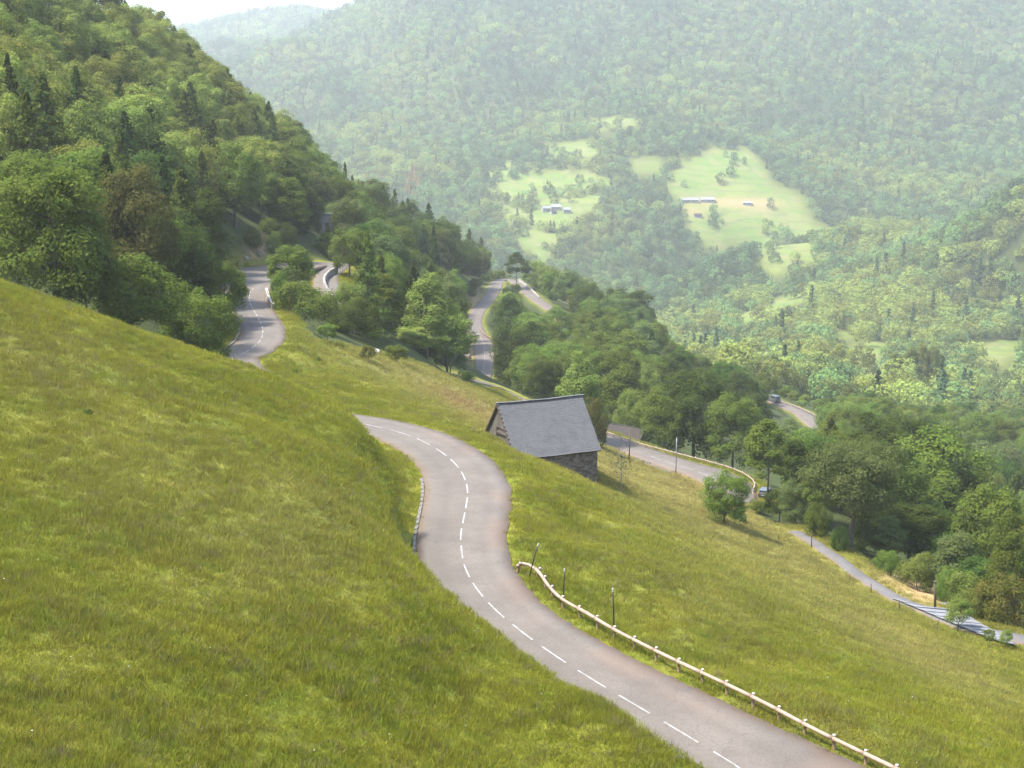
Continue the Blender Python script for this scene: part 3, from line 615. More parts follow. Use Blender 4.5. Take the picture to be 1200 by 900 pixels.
for px, tp, b, w, mt, lb in ((930, 572, 612, 34, 'pale', 'pale bush under the slim trees at the head of the footpath'), (960, 590, 628, 30, 'mid', 'green bush left of the spreading tree trunk'), (1014, 602, 648, 34, 'mid', 'green bush right of the spreading tree trunk'),
                             (885, 586, 600, 26, 'mid', 'low bush at the foot of the thin tree by the rail bend'), (866, 598, 612, 22, 'dark', 'dark scrub beside the lone meadow tree'), (985, 618, 645, 22, 'dark', 'small dark bush at the foot of the spreading tree')):
    PT('bush', px, tp, base=b, w=w, mat=mt, label=lb, cat='bush', name='bush')
PT('bush', 622, 436, Y=352, w=44, mat='ash', label='light grey green rounded bush peeping over the barn ridge', cat='bush', name='bush')
PT('broad', 607, 373, Y=370, w=62, mat='dark', label='dark full tree beside the pale road, left above the barn ridge', var=0)
PT('broad', 650, 400, Y=362, w=46, mat='mid', label='mid green tree behind the middle of the barn ridge', var=2)
PT('tall', 681, 411, Y=268, w=52, mat='pale', label='bright green upright tree right behind the barn roof corner', var=0)
PT('bush', 697, 468, Y=236, w=36, mat='olive', label='olive bush against the right end of the barn roof', cat='bush', name='bush')
PT('broad', 740, 452, Y=305, w=38, mat='pale', label='small light green tree above the low slate hut', var=1)
PT('broad', 815, 426, Y=292, w=100, mat='dark', label='big dark tree behind the middle of the long guard rail', var=1)
PT('broad', 775, 452, Y=284, w=62, mat='mid', label='green tree behind the guard rail, right of the low slate hut', var=3)
PT('broad', 862, 462, Y=282, w=70, mat='mid', label='mid green tree behind the right part of the long guard rail', var=4)
PT('broad', 638, 374, Y=430, w=58, mat='mid', label='rounded tree on the slope inside the pale road hairpin', var=1)
PT('broad', 597, 347, Y=490, w=40, mat='mid', label='green tree nearest the top of the pale hairpin, inside the loop', var=2)
PT('lanky', 606, 294, Y=598, w=30, mat='dark', label='lone dark tree standing at the crown of the pale hairpin', var=0)
PT('broad', 738, 338, Y=560, w=62, mat='dark', label='dark tree on the far side of the slope right of the pale road', var=4)
PT('broad', 720, 385, Y=400, w=84, mat='mid', label='broad mid green tree between the barn and the pale road', var=0)
PT('tall', 800, 402, Y=420, w=36, mat='dark', label='pointed dark tree above the long guard rail', var=1)
PT('bush', 543, 435, Y=276, w=26, mat='dark', label='dark little bush at the meadow edge left of the barn', cat='bush', name='bush')
PT('broad', 487, 381, Y=262, w=46, mat='lime', label='bright yellow green round tree at the lower edge of the upper meadow', var=0)
PT('tall', 527, 390, Y=290, w=40, mat='ash', label='greyish tree beside the dark little bush at the meadow edge', var=2)
PT('sparse', 384, 379, base=401, w=26, mat='mid', label='small crooked tree in the upper meadow right of the road bend', var=0)
PT('sparse', 431, 404, base=424, w=22, mat='olive', label='stunted thin tree by the white boulder in the upper meadow', var=1)
PT('sparse', 464, 404, base=425, w=32, mat='mid', label='low wide tree in the upper meadow near the yellow green tree', var=0)
PT('broad', 341, 283, Y=250, w=54, mat='mid', label='leafy tree standing between the two arms of the upper road', var=1)
PT('bush', 328, 318, Y=240, w=22, mat='mid', label='small bush leaning over the road under the leafy tree', cat='bush', name='bush')
PT('bush', 356, 331, Y=226, w=74, mat='mid', label='wide dense bush at the meadow edge below the leafy roadside tree', cat='bush', name='bush')
PT('bush', 412, 352, Y=240, w=66, mat='dark', label='wide dark bush right of the dense bush at the meadow edge', cat='bush', name='bush')
PT('broad', 409, 266, Y=292, w=46, mat='mid', label='tree right of the white parapet with a full rounded crown', var=0)
PT('broad', 341, 238, Y=345, w=42, mat='mid', label='tree hiding the left side of the little stone hut', var=3)
PT('bush', 412, 330, Y=262, w=40, mat='pale', label='bright bush directly below the white parapet', cat='bush', name='bush')
PT('broad', 226, 330, Y=168, w=84, mat='mid', label='low green tree leaning over the left edge of the upper road', var=0, sink=.8)
PT('broad', 150, 292, Y=158, w=118, mat='mid', label='broad green tree along the crest of the left meadow', var=2, sink=.8)
PT('broad', 58, 186, Y=150, w=134, mat='mid', label='largest bright green tree at the left edge above the meadow crest', var=4, sink=.5)
PT('broad', 262, 300, Y=206, w=50, mat='mid', label='green tree beside the upper road below the earth slip', var=1)
PT('broad', 96, 268, Y=150, w=70, mat='dark', label='dark tree between the two broad trees on the meadow crest', var=3)
PT('spruce', 190, 186, Y=232, w=62, mat='needle', label='tall dark spruce above the broad tree on the left slope')
PT('fir', 236, 178, Y=262, w=66, mat='fir', label='tall brownish fir left of the earth slip')
PT('spruce', 88, 78, Y=238, w=56, mat='needle', label='dark spruce high on the left slope among pale crowns')
PT('spruce', 8, 62, Y=215, w=50, mat='needle', label='dark spruce cut by the left edge of the picture')
PT('fir', 140, 150, Y=215, w=72, mat='fir', label='fir with brownish tips over the crest trees')
PT('fir', 30, 108, Y=192, w=84, mat='fir', label='broad grey green fir at the left edge above the largest bright tree')
PT('spruce', 508, 262, Y=440, w=28, mat='needle', label='dark narrow spruce, left of the pair above the pale road')
PT('spruce', 533, 284, Y=432, w=30, mat='needle', label='dark spruce, right of the pair above the pale road')
PT('spruce', 404, 190, Y=455, w=22, mat='needle', label='spruce tip standing on the skyline of the left slope')
PT('spruce', 440, 268, Y=400, w=30, mat='needle', label='dark spruce in the middle of the wood between the two roads')
PT('fir', 425, 318, Y=330, w=44, mat='fir', label='fir below the white parapet in the wood between the roads')
PT('fir', 300, 150, Y=350, w=56, mat='fir', label='tall dark fir on the left slope above the earth slip')
for px_, tp_, w_, mt_, lb_ in ((1068, 402, 18, 'pale', 'tall green poplar, left of the row in the valley clearing'), (1082, 396, 16, 'lime', 'tall bright poplar, middle of the row in the valley clearing'), (1095, 399, 18, 'pale', 'tall pale poplar, right of the row in the valley clearing'), (1050, 412, 24, 'pale', 'rounded green tree at the left foot of the valley poplars')):
    PT('tall', px_, tp_, Y=715, w=w_, mat=mt_, label=lb_, name='poplar_tree')
for px_, tp_, b_, w_, lb_ in ((100, 480, 486, 17, 'small dark weed clump alone in the left meadow'), (344, 432, 437, 11, 'dark weed clump in the upper meadow, near the road bend'), (371, 418, 422, 11, 'dark weed clump in the upper meadow below the crooked tree')):
    PT('bush', px_, tp_, base=b_, w=w_, mat='mid', label=lb_, name='weed_clump', cat='plant')
PT('broad', 384, 272, Y=322, w=30, mat='mid', label='small tree hiding the foot of the little stone hut', var=2)
for px_, tp_, b_, w_, mt_, lb_ in ((296, 268, 290, 22, 'mid', 'bush on the left flank of the earth slip'), (322, 272, 296, 20, 'pale', 'bush on the right flank of the earth slip'), (314, 256, 272, 20, 'mid', 'bush over the top of the earth slip'), (336, 262, 290, 26, 'dark', 'dark bush between the earth slip and the stone hut')):
    PT('bush', px_, tp_, base=b_, w=w_, mat=mt_, label=lb_, cat='bush', name='bush')
PT('broad', 654, 357, Y=495, w=38, mat='mid', label='tree half hiding the outer arm of the pale hairpin', var=3)
PT('broad', 682, 362, Y=480, w=44, mat='dark', label='dark tree below the end of the pale hairpin arm', var=1)
# a bare young tree
p = hit(727, 577, 100, 300); t = empty('bare_sapling', (p.x, p.y, p.z), 'thin nearly bare sapling in the meadow right of the barn', 'sapling')
b = MB(); r_ = random.Random(4); b.tube([(0, 0, -.2), (.1, 0, 2.4), (.05, .05, 4.4), (.3, 0, 6.0)], [.075, .06, .045, .015], 6)
b.build('trunk', M['palebark'], t)
b = MB()
for k in range(22):
    z = 1.4 + k * .18; a = k * 2.4; L = 1.5 * (1 - k / 34) * r_.uniform(.6, 1.1); q = Vector((math.cos(a) * L, math.sin(a) * L, z + L * .75)); b.tube([(.07, 0, z), Vector((.07, 0, z)).lerp(q, .5) + Vector((0, 0, -.08)), q], [.025, .016, .008], 4)
    for s in (-.6, .6): b.tube([Vector((.07, 0, z)).lerp(q, .55), q + Vector((math.cos(a + s) * .35, math.sin(a + s) * .35, .1)) - Vector((math.cos(a) * .3, math.sin(a) * .3, 0))], [.012, .006], 3)
b.build('branches', M['palebark'], t)
r2 = np.random.default_rng(5); Pp = unit(220, r2) * np.array([1.3, 1.3, 2.2]) * r2.uniform(.3, 1, 220)[:, None] + np.array([.1, 0, 3.6]); V, F_ = leaves(Pp, unit(220, r2) + np.array([0, 0, .4]), .2, r2); lf = obj('foliage', mesh_np('foliage', V, F_, LM['olive']), t)

# --- the woods: further single trees, nearest first, then the rest of each wood as one mass
SKY_L = [(-60, -140), (60, -80), (170, -2), (200, 22), (262, 78), (330, 128), (370, 168), (420, 212), (445, 212), (482, 226), (522, 246), (560, 264), (590, 292), (615, 296), (640, 305), (700, 334), (745, 352), (782, 398), (830, 424), (870, 432), (905, 446), (930, 460), (960, 470), (975, 468), (1015, 462), (1060, 474), (1130, 474), (1260, 480)]
CLEAR = [  # (polygon in the photograph, distance of what must stay in view)
    ([(262, 425), (268, 395), (284, 352), (300, 336), (282, 306), (286, 298), (314, 298), (318, 350), (334, 380), (330, 400), (280, 432)], 300), ([(360, 298), (390, 298), (396, 350), (384, 352), (374, 322), (360, 312)], 320),
    ([(548, 455), (553, 390), (549, 368), (572, 345), (578, 328), (590, 330), (574, 362), (568, 395), (588, 412), (574, 455)], 560), ([(586, 322), (606, 324), (640, 350), (650, 366), (632, 362), (604, 340)], 560), ([(655, 362), (672, 376), (668, 388), (652, 376)], 500),
    ([(545, 446), (620, 468), (712, 504), (830, 538), (884, 560), (890, 594), (840, 575), (700, 548), (570, 500)], 300), ([(900, 464), (918, 466), (962, 488), (952, 500), (924, 492), (904, 480)], 440),
    ([(374, 245), (391, 245), (391, 270), (374, 270)], 350), ([(298, 266), (312, 268), (318, 296), (288, 308), (276, 330), (278, 350)], 330), ([(712, 492), (760, 498), (758, 518), (712, 512)], 300),
    ([(925, 622), (960, 630), (1060, 682), (1095, 700), (1125, 712), (1200, 738), (1200, 775), (920, 640)], 205), ([(884, 564), (900, 564), (900, 590), (884, 590)], 240), ([(335, 372), (420, 402), (500, 432), (545, 448), (540, 480), (300, 440)], 270), ([(560, 448), (600, 458), (590, 470), (560, 462)], 330),
    ([(572, 455), (600, 466), (588, 412), (578, 410)], 340), ([(571, 395), (578, 365), (590, 362), (590, 398)], 430)]
def skyline(px): return np.interp(px, [a for a, _ in SKY_L], [b for _, b in SKY_L])
def clear_ok(x, y, z, h, w, box):
    x0, x1, yt, yb = box
    gxs = np.linspace(x0 * .85 + x1 * .15, x1 * .85 + x0 * .15, 5); gys = np.linspace(yt + .12 * (yb - yt), yb, 6); A, B = np.meshgrid(gxs, gys); A = A.ravel(); B = B.ravel()
    for poly, Yp in CLEAR:
        if y < Yp + 12 and inpoly(A, B, poly).any(): return False
    return True
def wood_points(x0, x1, y0, y1, sp, n):
    pts = []; grid = {}
    C = RNG.uniform((x0, y0), (x1, y1), (n, 2))
    for x, y in C:
        s_ = sp(x, y); k = (int(x // 4), int(y // 4)); ok = True
        for a in range(-3, 4):
            for b_ in range(-3, 4):
                for q in grid.get((k[0] + a, k[1] + b_), ()):
                    if (q[0] - x) ** 2 + (q[1] - y) ** 2 < s_ * s_: ok = False; break
                if not ok: break
            if not ok: break
        if ok: grid.setdefault(k, []).append((x, y)); pts.append((x, y))
    return np.array(pts)
cand = wood_points(-330, 330, 128, 720, lambda x, y: 4.4 if y < 260 else 5.6, 60000)
cx, cy = cand[:, 0], cand[:, 1]; cz = land(cx, cy); crd, _, _ = road_field(cx, cy)
cpx_, cpy_ = proj(cx, cy, cz)
okc = (crd > 2.2) & ~meadow_at(cx, cy, cz) & (cpx_ > -90) & (cpx_ < 1290)
cand = np.stack([cx, cy, cz, cpx_, crd], 1)[okc]
cand = cand[cand[:, 1].argsort()]
WOODS = []
occ = np.full((300, 420), 9e9)               # nearest crown already standing in front, on a coarse grid
def occ_box(b): return (int(np.clip((b[0] + 100) / 3.34, 0, 419)), int(np.clip((b[1] + 100) / 3.34, 0, 419)), int(np.clip(b[2] / 3, 0, 299)), int(np.clip(b[3] / 3, 0, 299)))
for T_ in TREES:
    a, b_, c_, d_ = occ_box((T_[2], T_[3], T_[4], T_[5])); occ[c_:d_ + 1, a:b_ + 1] = np.minimum(occ[c_:d_ + 1, a:b_ + 1], T_[1])
for x, y, z, px, rdist in cand:
    left = px < 560 + (y - 300) * .1 and x < -4
    conif = random.random() < ((.34 if (px < 330 and 80 < proj(x, y, z + 14)[1] < 300) else .13) if left else .03)
    h = random.uniform(11, 18) if left else random.uniform(9, 17)
    if conif: h *= random.uniform(1.0, 1.18)
    if rdist < 5: h = min(h, random.uniform(3, 6))
    if y < 180 and x < -25: h = min(h, random.uniform(4.5, 8))
    if x > 40 and y < 215: h = min(h, random.uniform(4, 10))
    top = proj(x, y, z + h)[1]; sk = skyline(px) + random.uniform(-5, 7)
    if top < sk:
        hh = h - (sk - top) * y / FPX
        if hh < h * .2 or hh < 2.2: continue
        h = hh
    w = h * random.uniform(.55, .85) if not conif else h * random.uniform(.5, .68)
    w = max(min(w, 12), 3.5)
    pt = proj(x, y, z + h)[1]; pb = proj(x, y, z)[1]; hw = w / 2 * FPX / y; box = (px - hw, px + hw, pt, pb)
    if any((x - q[0]) ** 2 + (y - q[1]) ** 2 < 9 for q in TREES[:75]): continue
    if not clear_ok(x, y, z, h, w, box): continue
    # would it show at all?
    a, b_, c_, d_ = occ_box((px - hw * .8, px + hw * .8, pt, pt * .45 + pb * .55)); sub = occ[c_:d_ + 1, a:b_ + 1]; vis = (sub > y).mean()
    vis_area = vis * (2 * hw) * (pb - pt)
    if vis < .06: continue
    a, b_, c_, d_ = occ_box((px - hw * .72, px + hw * .72, pt + .08 * (pb - pt), pb)); occ[c_:d_ + 1, a:b_ + 1] = np.minimum(occ[c_:d_ + 1, a:b_ + 1], y)
    WOODS.append((vis_area, x, y, z, h, w, conif, left, px, pt))
WOODS.sort(reverse=True)
def wood_style(x, y, z, px, pt, conif, left):
    n = math.sin(x * .071 + 1) + math.sin(y * .053 + x * .03) + random.uniform(-.9, .9)
    if conif: return ('spruce', 'needle') if random.random() < .28 else ('fir', 'fir')
    if left:
        hi = pt < 165 - .0 * px and px < 330  # sun on the upper slope, shade lower down, put into the leaf colours
        if hi: mt = 'lime' if n > -.2 else 'pale' if n > -1.2 else 'olive'
        elif px < 330: mt = 'mid' if n > .2 else 'dark' if n < -.3 else 'olive' if random.random() < .3 else 'dark'
        else: mt = 'pale' if n > .7 else 'mid' if n > -.5 else 'dark' if random.random() < .6 else 'ash'
    else: mt = 'pale' if n > 1.3 else 'mid' if n > -.3 else 'dark' if n > -1.2 else 'ash'
    return ('tall' if random.random() < .28 else 'broad', mt)
MATW = {'lime': 'yellow green', 'pale': 'pale green', 'mid': 'mid green', 'dark': 'dark green', 'ash': 'greyish green', 'olive': 'olive green', 'needle': 'blackish', 'fir': 'grey green'}
def wood_place(x, y, px, pt, left):
    if left and px < 330:
        if y < 195: return 'along the crest of the left meadow'
        if y < 290: return 'on the left slope over the upper road' if px > 150 else 'on the left slope behind the meadow crest'
        return 'high on the left slope near the skyline' if pt < 120 else 'on the left slope halfway up'
    if left and px < 600:
        if y < 330: return 'below the white parapet between the two roads'
        return 'on the skyline left of the pale hairpin' if pt - skyline(px) < 40 else 'in the wood left of the pale road'
    if px < 760: return 'inside the pale hairpin loop' if (y > 330 and px < 660) else 'on the slope right of the pale road'
    if px < 900: return 'behind the long wooden guard rail'
    if y < 215: return 'at the wood edge above the footpath'
    if y < 330: return 'in the wood right of the spreading tree'
    return 'near the short valley road' if px < 1010 else 'at the far edge of the right hand wood'
N_SINGLE = 232
LAND = [('the earth slip', 305, 280), ('the little stone hut', 382, 258), ('the curved pale parapet', 388, 335), ('the upper road bend', 296, 345), ('the pale hairpin', 583, 330), ('the barn roof', 650, 490), ('the low slate hut', 735, 505), ('the guard rail bend', 882, 570), ('the grey green spreading tree', 1000, 570), ('the valley road', 935, 480), ('the brownish bush', 1176, 700),
        ('the largest crest tree', 58, 250), ('the tall dark spruce', 190, 245), ('the spruce at the left edge', 8, 110), ('the high dark spruce', 88, 110), ('the yellow green meadow tree', 487, 405), ('the leafy roadside tree', 341, 310), ('the pair of narrow spruces', 520, 300), ('the lone hairpin tree', 606, 315), ('the skyline spruce', 404, 205), ('the broad grey green fir', 30, 150), ('the big dark rail tree', 815, 475)]
def relation(px, py):
    q = min(LAND, key=lambda l: (l[1] - px) ** 2 + (l[2] - py) ** 2); dx, dy = px - q[1], py - q[2]; d = math.hypot(dx, dy); a = math.degrees(math.atan2(-dy, dx)) % 360
    rel = ['right of', 'above and right of', 'above', 'above and left of', 'left of', 'below and left of', 'below', 'below and right of'][int(((a + 22.5) % 360) // 45)]; return rel + ' ' + q[0], d
made = {}; PLAN = []
for (va, x, y, z, h, w, conif, left, px, pt) in WOODS[:N_SINGLE]:
    k, mt = wood_style(x, y, z, px, pt, conif, left)
    if h < 5.5 and not conif: k = 'bush'
    shape = {'tall': 'upright tree', 'broad': 'round tree', 'bush': 'bush', 'spruce': 'spruce', 'fir': 'fir'}[k]
    rel, d = relation(px, proj(x, y, z + h * .6)[1]); PLAN.append((k, x, y, h, w, mt, '%s %s' % (MATW[mt], shape), rel, d, wood_place(x, y, px, pt, left)))
for q in PLAN: made.setdefault((q[6], q[7]), []).append(q)
ORD = ['nearest', 'second', 'third', 'fourth', 'fifth', 'sixth', 'seventh', 'eighth', 'ninth', 'tenth', 'eleventh', 'twelfth', 'thirteenth', 'fourteenth']
for (what, rel), qs in made.items():
    qs.sort(key=lambda q: q[8])
    for n_, q in enumerate(qs):
        k, x, y, h, w, mt = q[:6]; lb = '%s standing %s' % (what, rel) if len(qs) == 1 else '%s %s %s' % (ORD[min(n_, 13)], what, rel)
        plant(k, x, y, h, w, mt, lb, 'bush' if k == 'bush' else 'tree', {'bush': 'bush', 'spruce': 'spruce_tree', 'fir': 'fir_tree'}.get(k, 'broadleaf_tree'), 'trees and bushes ' + q[9])

# --- scattering by geometry nodes for what nobody could count
SRC = bpy.data.collections.new('sources')     # never linked to the scene
def src_obj(name, me, mats=None):
    o = bpy.data.objects.new(name, me); SRC.objects.link(o); return o
def scatter(name, pts, rot, scl, pick, sources, attrs=None, label=None):
    """one object whose points each carry one of the source meshes"""
    c = bpy.data.collections.new(name + '_source'); [c.objects.link(o) for o in sources]
    me = bpy.data.meshes.new(name); me.vertices.add(len(pts)); me.vertices.foreach_set('co', np.asarray(pts, np.float32).ravel())
    for nm, ty, arr in [('rot', 'FLOAT_VECTOR', rot), ('scl', 'FLOAT_VECTOR', scl), ('pick', 'INT', pick)] + [(k, 'FLOAT', v) for k, v in (attrs or {}).items()]:
        a = me.attributes.new(nm, ty, 'POINT'); a.data.foreach_set('vector' if ty == 'FLOAT_VECTOR' else 'value', np.asarray(arr, np.int32 if ty == 'INT' else np.float32).ravel())
    o = obj(name, me); tag(o, label, None, None, 'stuff')
    ng = bpy.data.node_groups.new(name + '_scatter', 'GeometryNodeTree'); ng.interface.new_socket('Geometry', in_out='INPUT', socket_type='NodeSocketGeometry'); ng.interface.new_socket('Geometry', in_out='OUTPUT', socket_type='NodeSocketGeometry')
    N = ng.nodes; L = ng.links; gi = N.new('NodeGroupInput'); go = N.new('NodeGroupOutput'); ip = N.new('GeometryNodeInstanceOnPoints'); ci = N.new('GeometryNodeCollectionInfo')
    ci.inputs['Collection'].default_value = c; ci.inputs['Separate Children'].default_value = True; ci.inputs['Reset Children'].default_value = True
    def na(nm, ty):
        q = N.new('GeometryNodeInputNamedAttribute'); q.data_type = ty; q.inputs[0].default_value = nm; return q.outputs['Attribute']
    mp = N.new('GeometryNodeMeshToPoints'); L.new(gi.outputs[0], mp.inputs[0]); L.new(mp.outputs[0], ip.inputs['Points']); L.new(ci.outputs[0], ip.inputs['Instance']); ip.inputs['Pick Instance'].default_value = True
    L.new(na('pick', 'INT'), ip.inputs['Instance Index']); L.new(na('scl', 'FLOAT_VECTOR'), ip.inputs['Scale'])
    er = N.new('FunctionNodeEulerToRotation'); L.new(na('rot', 'FLOAT_VECTOR'), er.inputs[0]); L.new(er.outputs[0], ip.inputs['Rotation']); L.new(ip.outputs[0], go.inputs[0])
    md = o.modifiers.new('scatter', 'NODES'); md.node_group = ng; return o
def with_mat(me, mt):
    m2 = me.copy(); m2.materials.clear(); m2.materials.append(LM[mt]); return m2
rest = WOODS[N_SINGLE:]
srcs = [('broad', 0, 'mid'), ('broad', 1, 'pale'), ('broad', 2, 'dark'), ('broad', 3, 'lime'), ('tall', 0, 'ash'), ('spruce', 0, 'needle'), ('fir', 0, 'fir'), ('broad', 4, 'olive')]
so = [src_obj('%02d_wood_tree' % i, with_mat(TREE[k][v][0], mt)) for i, (k, v, mt) in enumerate(srcs)]
key = {'mid': 0, 'pale': 1, 'dark': 2, 'lime': 3, 'ash': 4, 'needle': 5, 'fir': 6, 'olive': 7}
P_, R_, S_, K_ = [], [], [], []
for (va, x, y, z, h, w, conif, left, px, pt) in rest:
    k, mt = wood_style(x, y, z, px, pt, conif, left); i = key[mt]; kk, vv, _ = srcs[i]; H0, R0 = TREE[kk][vv][2:]
    P_.append((x, y, z - .3)); R_.append((0, 0, random.uniform(0, 6.28))); S_.append((w / 2 / R0, w / 2 / R0, h / H0)); K_.append(i)
print('woods', len(WOODS), 'rest', len(rest))
if rest: scatter('woodland', P_, R_, S_, K_, so, None, 'woodland filling in behind the single trees of the hillside')

# the far mountain's forest
def far_crown(i, H, R, n, size, mat, shape='oval'):
    return src_obj('%02d_far_tree' % i, crown_mesh('far_crown', H, R, .3, n, 17, size, 200 + i, shape, .34, 0, mat, 1.0, True)[0])
LM['far1'] = leaf_mat('far_leaves', (.098, .158, .054), (.145, .206, .064), .45, .5); LM['far2'] = leaf_mat('far_pale_and_sunlit_leaves', (.190, .232, .050), (.255, .282, .072), .5, .4); LM['far3'] = leaf_mat('far_dark_leaves', (.052, .090, .042), (.078, .120, .050), .35, .45)
fo = [far_crown(0, 10.5, 5.2, 34, 1.0, 'far1', 'round'), far_crown(1, 10, 5.4, 34, 1.0, 'far2', 'round'), far_crown(2, 12, 4.6, 32, .95, 'far1'), far_crown(3, 11, 5.0, 34, 1.0, 'far3', 'round')]
fo.append(src_obj('04_far_spruce', conifer_mesh('far_spruce', 14, 3.6, 210, 5, 1.2, .05, 'far3', .32, .9)))
fo.append(src_obj('05_far_dead', conifer_mesh('far_dead', 16, 3.4, 211, 5, 1.2, .05, 'rust', .32, .9)))
fx, fy = [], []
for y0, y1, st in ((560, 1400, 9.2), (1400, 2100, 9.6), (2100, 3000, 11.5), (3000, 4300, 16)):
    for yy in np.arange(y0, y1, st):
        hw = yy * .40 + 30; xs = np.arange(-hw, hw, st); fx.append(xs + RNG.uniform(-.48, .48, len(xs)) * st); fy.append(yy + RNG.uniform(-.48, .48, len(xs)) * st)
fx = np.concatenate(fx); fy = np.concatenate(fy); fz = land(fx, fy)
ppx, ppy = proj(fx, fy, fz)
inf = fields_at(fx + 9 * wob(fx, fy, 60, 11), fy + 14 * wob(fx, fy, 70, 12), fz) | fields_at(fx + 7 * wob(fx, fy, 50, 11), fy, fz + 5) | fields_at(fx + 7 * wob(fx, fy, 50, 11), fy, fz + 9.5) | (fields_at(fx, fy, fz + 13) & (fy < 1300))
# scattered trees and hedges stand in the clearings too
hedge = (wob(fx, fy, 70, 13) > np.where(fy < 1350, 9, np.where(ppx < 730, .25, np.where(ppy > 262, .25, .95)))) & (RNG.random(len(fx)) < .65); single = RNG.random(len(fx)) < np.where(ppx < 730, .04, .03)
thin = (wob(fx, fy, 110, 14) < -1.35) & (ppy > 150) & (ppx > 380)      # small gaps elsewhere
keep = (~inf | hedge | single) & ~(thin & (RNG.random(len(fx)) < .7)) & (ppy > -60) & (ppx > -60) & (ppx < 1260)
bld = [(655, 247, 26, 7), (822, 235, 24, 6), (818, 253, 12, 5), (830, 397, 9, 8), (866, 413, 9, 8), (898, 430, 8, 10)]
keep &= ~((ppx < 850) & (fy < 690))
for a, b_, rx, ry in bld: keep &= ~((np.abs(ppx - a) < rx) & (ppy > b_ - ry) & (ppy < b_ + ry * 2.2))
fx, fy, fz, ppx, ppy = fx[keep], fy[keep], fz[keep], ppx[keep], ppy[keep]
n = len(fx); big = wob(fx, fy, 260, 15) + RNG.normal(0, .6, n)
big = 1.5 * big + 1.0 * (1 - sstep(1180, 1420, fy)) - .5 * ((fy > 1420) & (fy < 1720) & (ppx > 560)) - .55 * sstep(1900, 2500, fy)  # sunlit spur and darker slopes behind it are put into the leaf colours
pk = np.where(big > .9, 1, np.where(big > -.2, 0, np.where(big > -1.0, 2, 3))); pk = np.where(RNG.random(n) < .05 + .07 * (ppy < 150), 4, pk)
pk = np.where((np.abs(ppx - 486) < 11) & (np.abs(ppy - 222) < 13) & (RNG.random(n) < .6), 5, pk)
sc = RNG.uniform(.62, 1.38, n) * np.where(fy > 3000, 1.35, np.where(fy > 2100, 1.0, np.where(fy < 1400, 1.12, .95))); sz = sc * RNG.uniform(.85, 1.25, n)
print('far trees', n)
scatter('forest', np.stack([fx, fy, fz - .3], 1), np.stack([0 * fx, 0 * fx, RNG.uniform(0, 6.28, n)], 1), np.stack([sc, sc, sz], 1), pk, fo, None, 'continuous mixed forest covering the far mountainside and valley')

# ------------------------------------------------------------------ meadow grass
def tuft(i, n, h, r0, wd, seed, head=0):
    r = np.random.default_rng(seed); V = []; F_ = []
    for k in range(n):
        a = r.uniform(0, 6.28); d = r0 * math.sqrt(r.random()); bx, by = d * math.cos(a), d * math.sin(a); hh = h * r.uniform(.55, 1.15); la = r.uniform(0, 6.28); ln = hh * r.uniform(.2, 1.0); w_ = wd * r.uniform(.7, 1.3); pa = r.uniform(0, 3.14)
        ux, uy = math.cos(pa) * w_, math.sin(pa) * w_; mx, my = bx + math.cos(la) * ln * .35, by + math.sin(la) * ln * .35; tx, ty = bx + math.cos(la) * ln, by + math.sin(la) * ln; b_ = len(V)
        V += [(bx - ux, by - uy, -.08), (bx + ux, by + uy, -.08), (mx + ux * .8, my + uy * .8, hh * .6), (mx - ux * .8, my - uy * .8, hh * .6), (tx + ux * .25, ty + uy * .25, hh), (tx - ux * .25, ty - uy * .25, hh)]
        F_ += [(b_, b_ + 1, b_ + 2, b_ + 3), (b_ + 3, b_ + 2, b_ + 4, b_ + 5)]
    return src_obj('%02d_tuft' % i, mesh_np('tuft', V, F_, M['grass']))
m, nt = new_mat('meadow_grass'); g = NG(nt); c, _ = grass_colour(g, True)
oi = g.n('ShaderNodeObjectInfo').outputs['Random']; c = g.hsv(c, g.ramp(oi, 0, 1, .485, .51), 1.0, g.ramp(oi, 0, 1, .88, 1.22))
c = g.mix(g.math('GREATER_THAN', oi, .92), c, (.17, .15, .065))
d_ = g.n('ShaderNodeBsdfDiffuse'); g.set(d_.inputs[0], c); t_ = g.n('ShaderNodeBsdfTranslucent'); g.set(t_.inputs[0], c); ms = g.n('ShaderNodeMixShader'); ms.inputs[0].default_value = .35
nt.links.new(d_.outputs[0], ms.inputs[1]); nt.links.new(t_.outputs[0], ms.inputs[2]); g.out(ms.outputs[0]); M['grass'] = m
tufts = [tuft(0, 46, .21, .50, .012, 1), tuft(1, 46, .25, .48, .011, 2), tuft(2, 38, .16, .54, .015, 3), tuft(3, 40, .36, .46, .008, 4)]
gxs, gys = [], []
for y0, y1, dens_ in ((36, 80, 11.0), (80, 125, 8.0), (125, 180, 5.0), (180, 300, 3.0)):
    A_ = (y1 - y0) * (y1 * .9 + 24); k = int(A_ * dens_); yy = RNG.uniform(y0, y1, k); xx = RNG.uniform(-1, 1, k) * (y1 * .45 + 12); okk = np.abs(xx) < yy * .44 + 10; gxs.append(xx[okk]); gys.append(yy[okk])
tx, ty = np.concatenate(gxs), np.concatenate(gys); rdg, _, _ = road_field(tx, ty); tz = land(tx, ty)
ok = meadow_at(tx, ty, tz) & (rdg > .02) | ((rdg > .02) & (rdg < 3.2) & (ty < 300))
tx, ty, tz, rdg = tx[ok], ty[ok], tz[ok], rdg[ok]; tpx, tpy = proj(tx, ty, tz)
ok = (tpx > -130) & (tpx < 1330) & (tpy < 1000); tx, ty, tz, rdg, tpx, tpy = [a[ok] for a in (tx, ty, tz, rdg, tpx, tpy)]
_ppx, _ppy = tpx, tpy
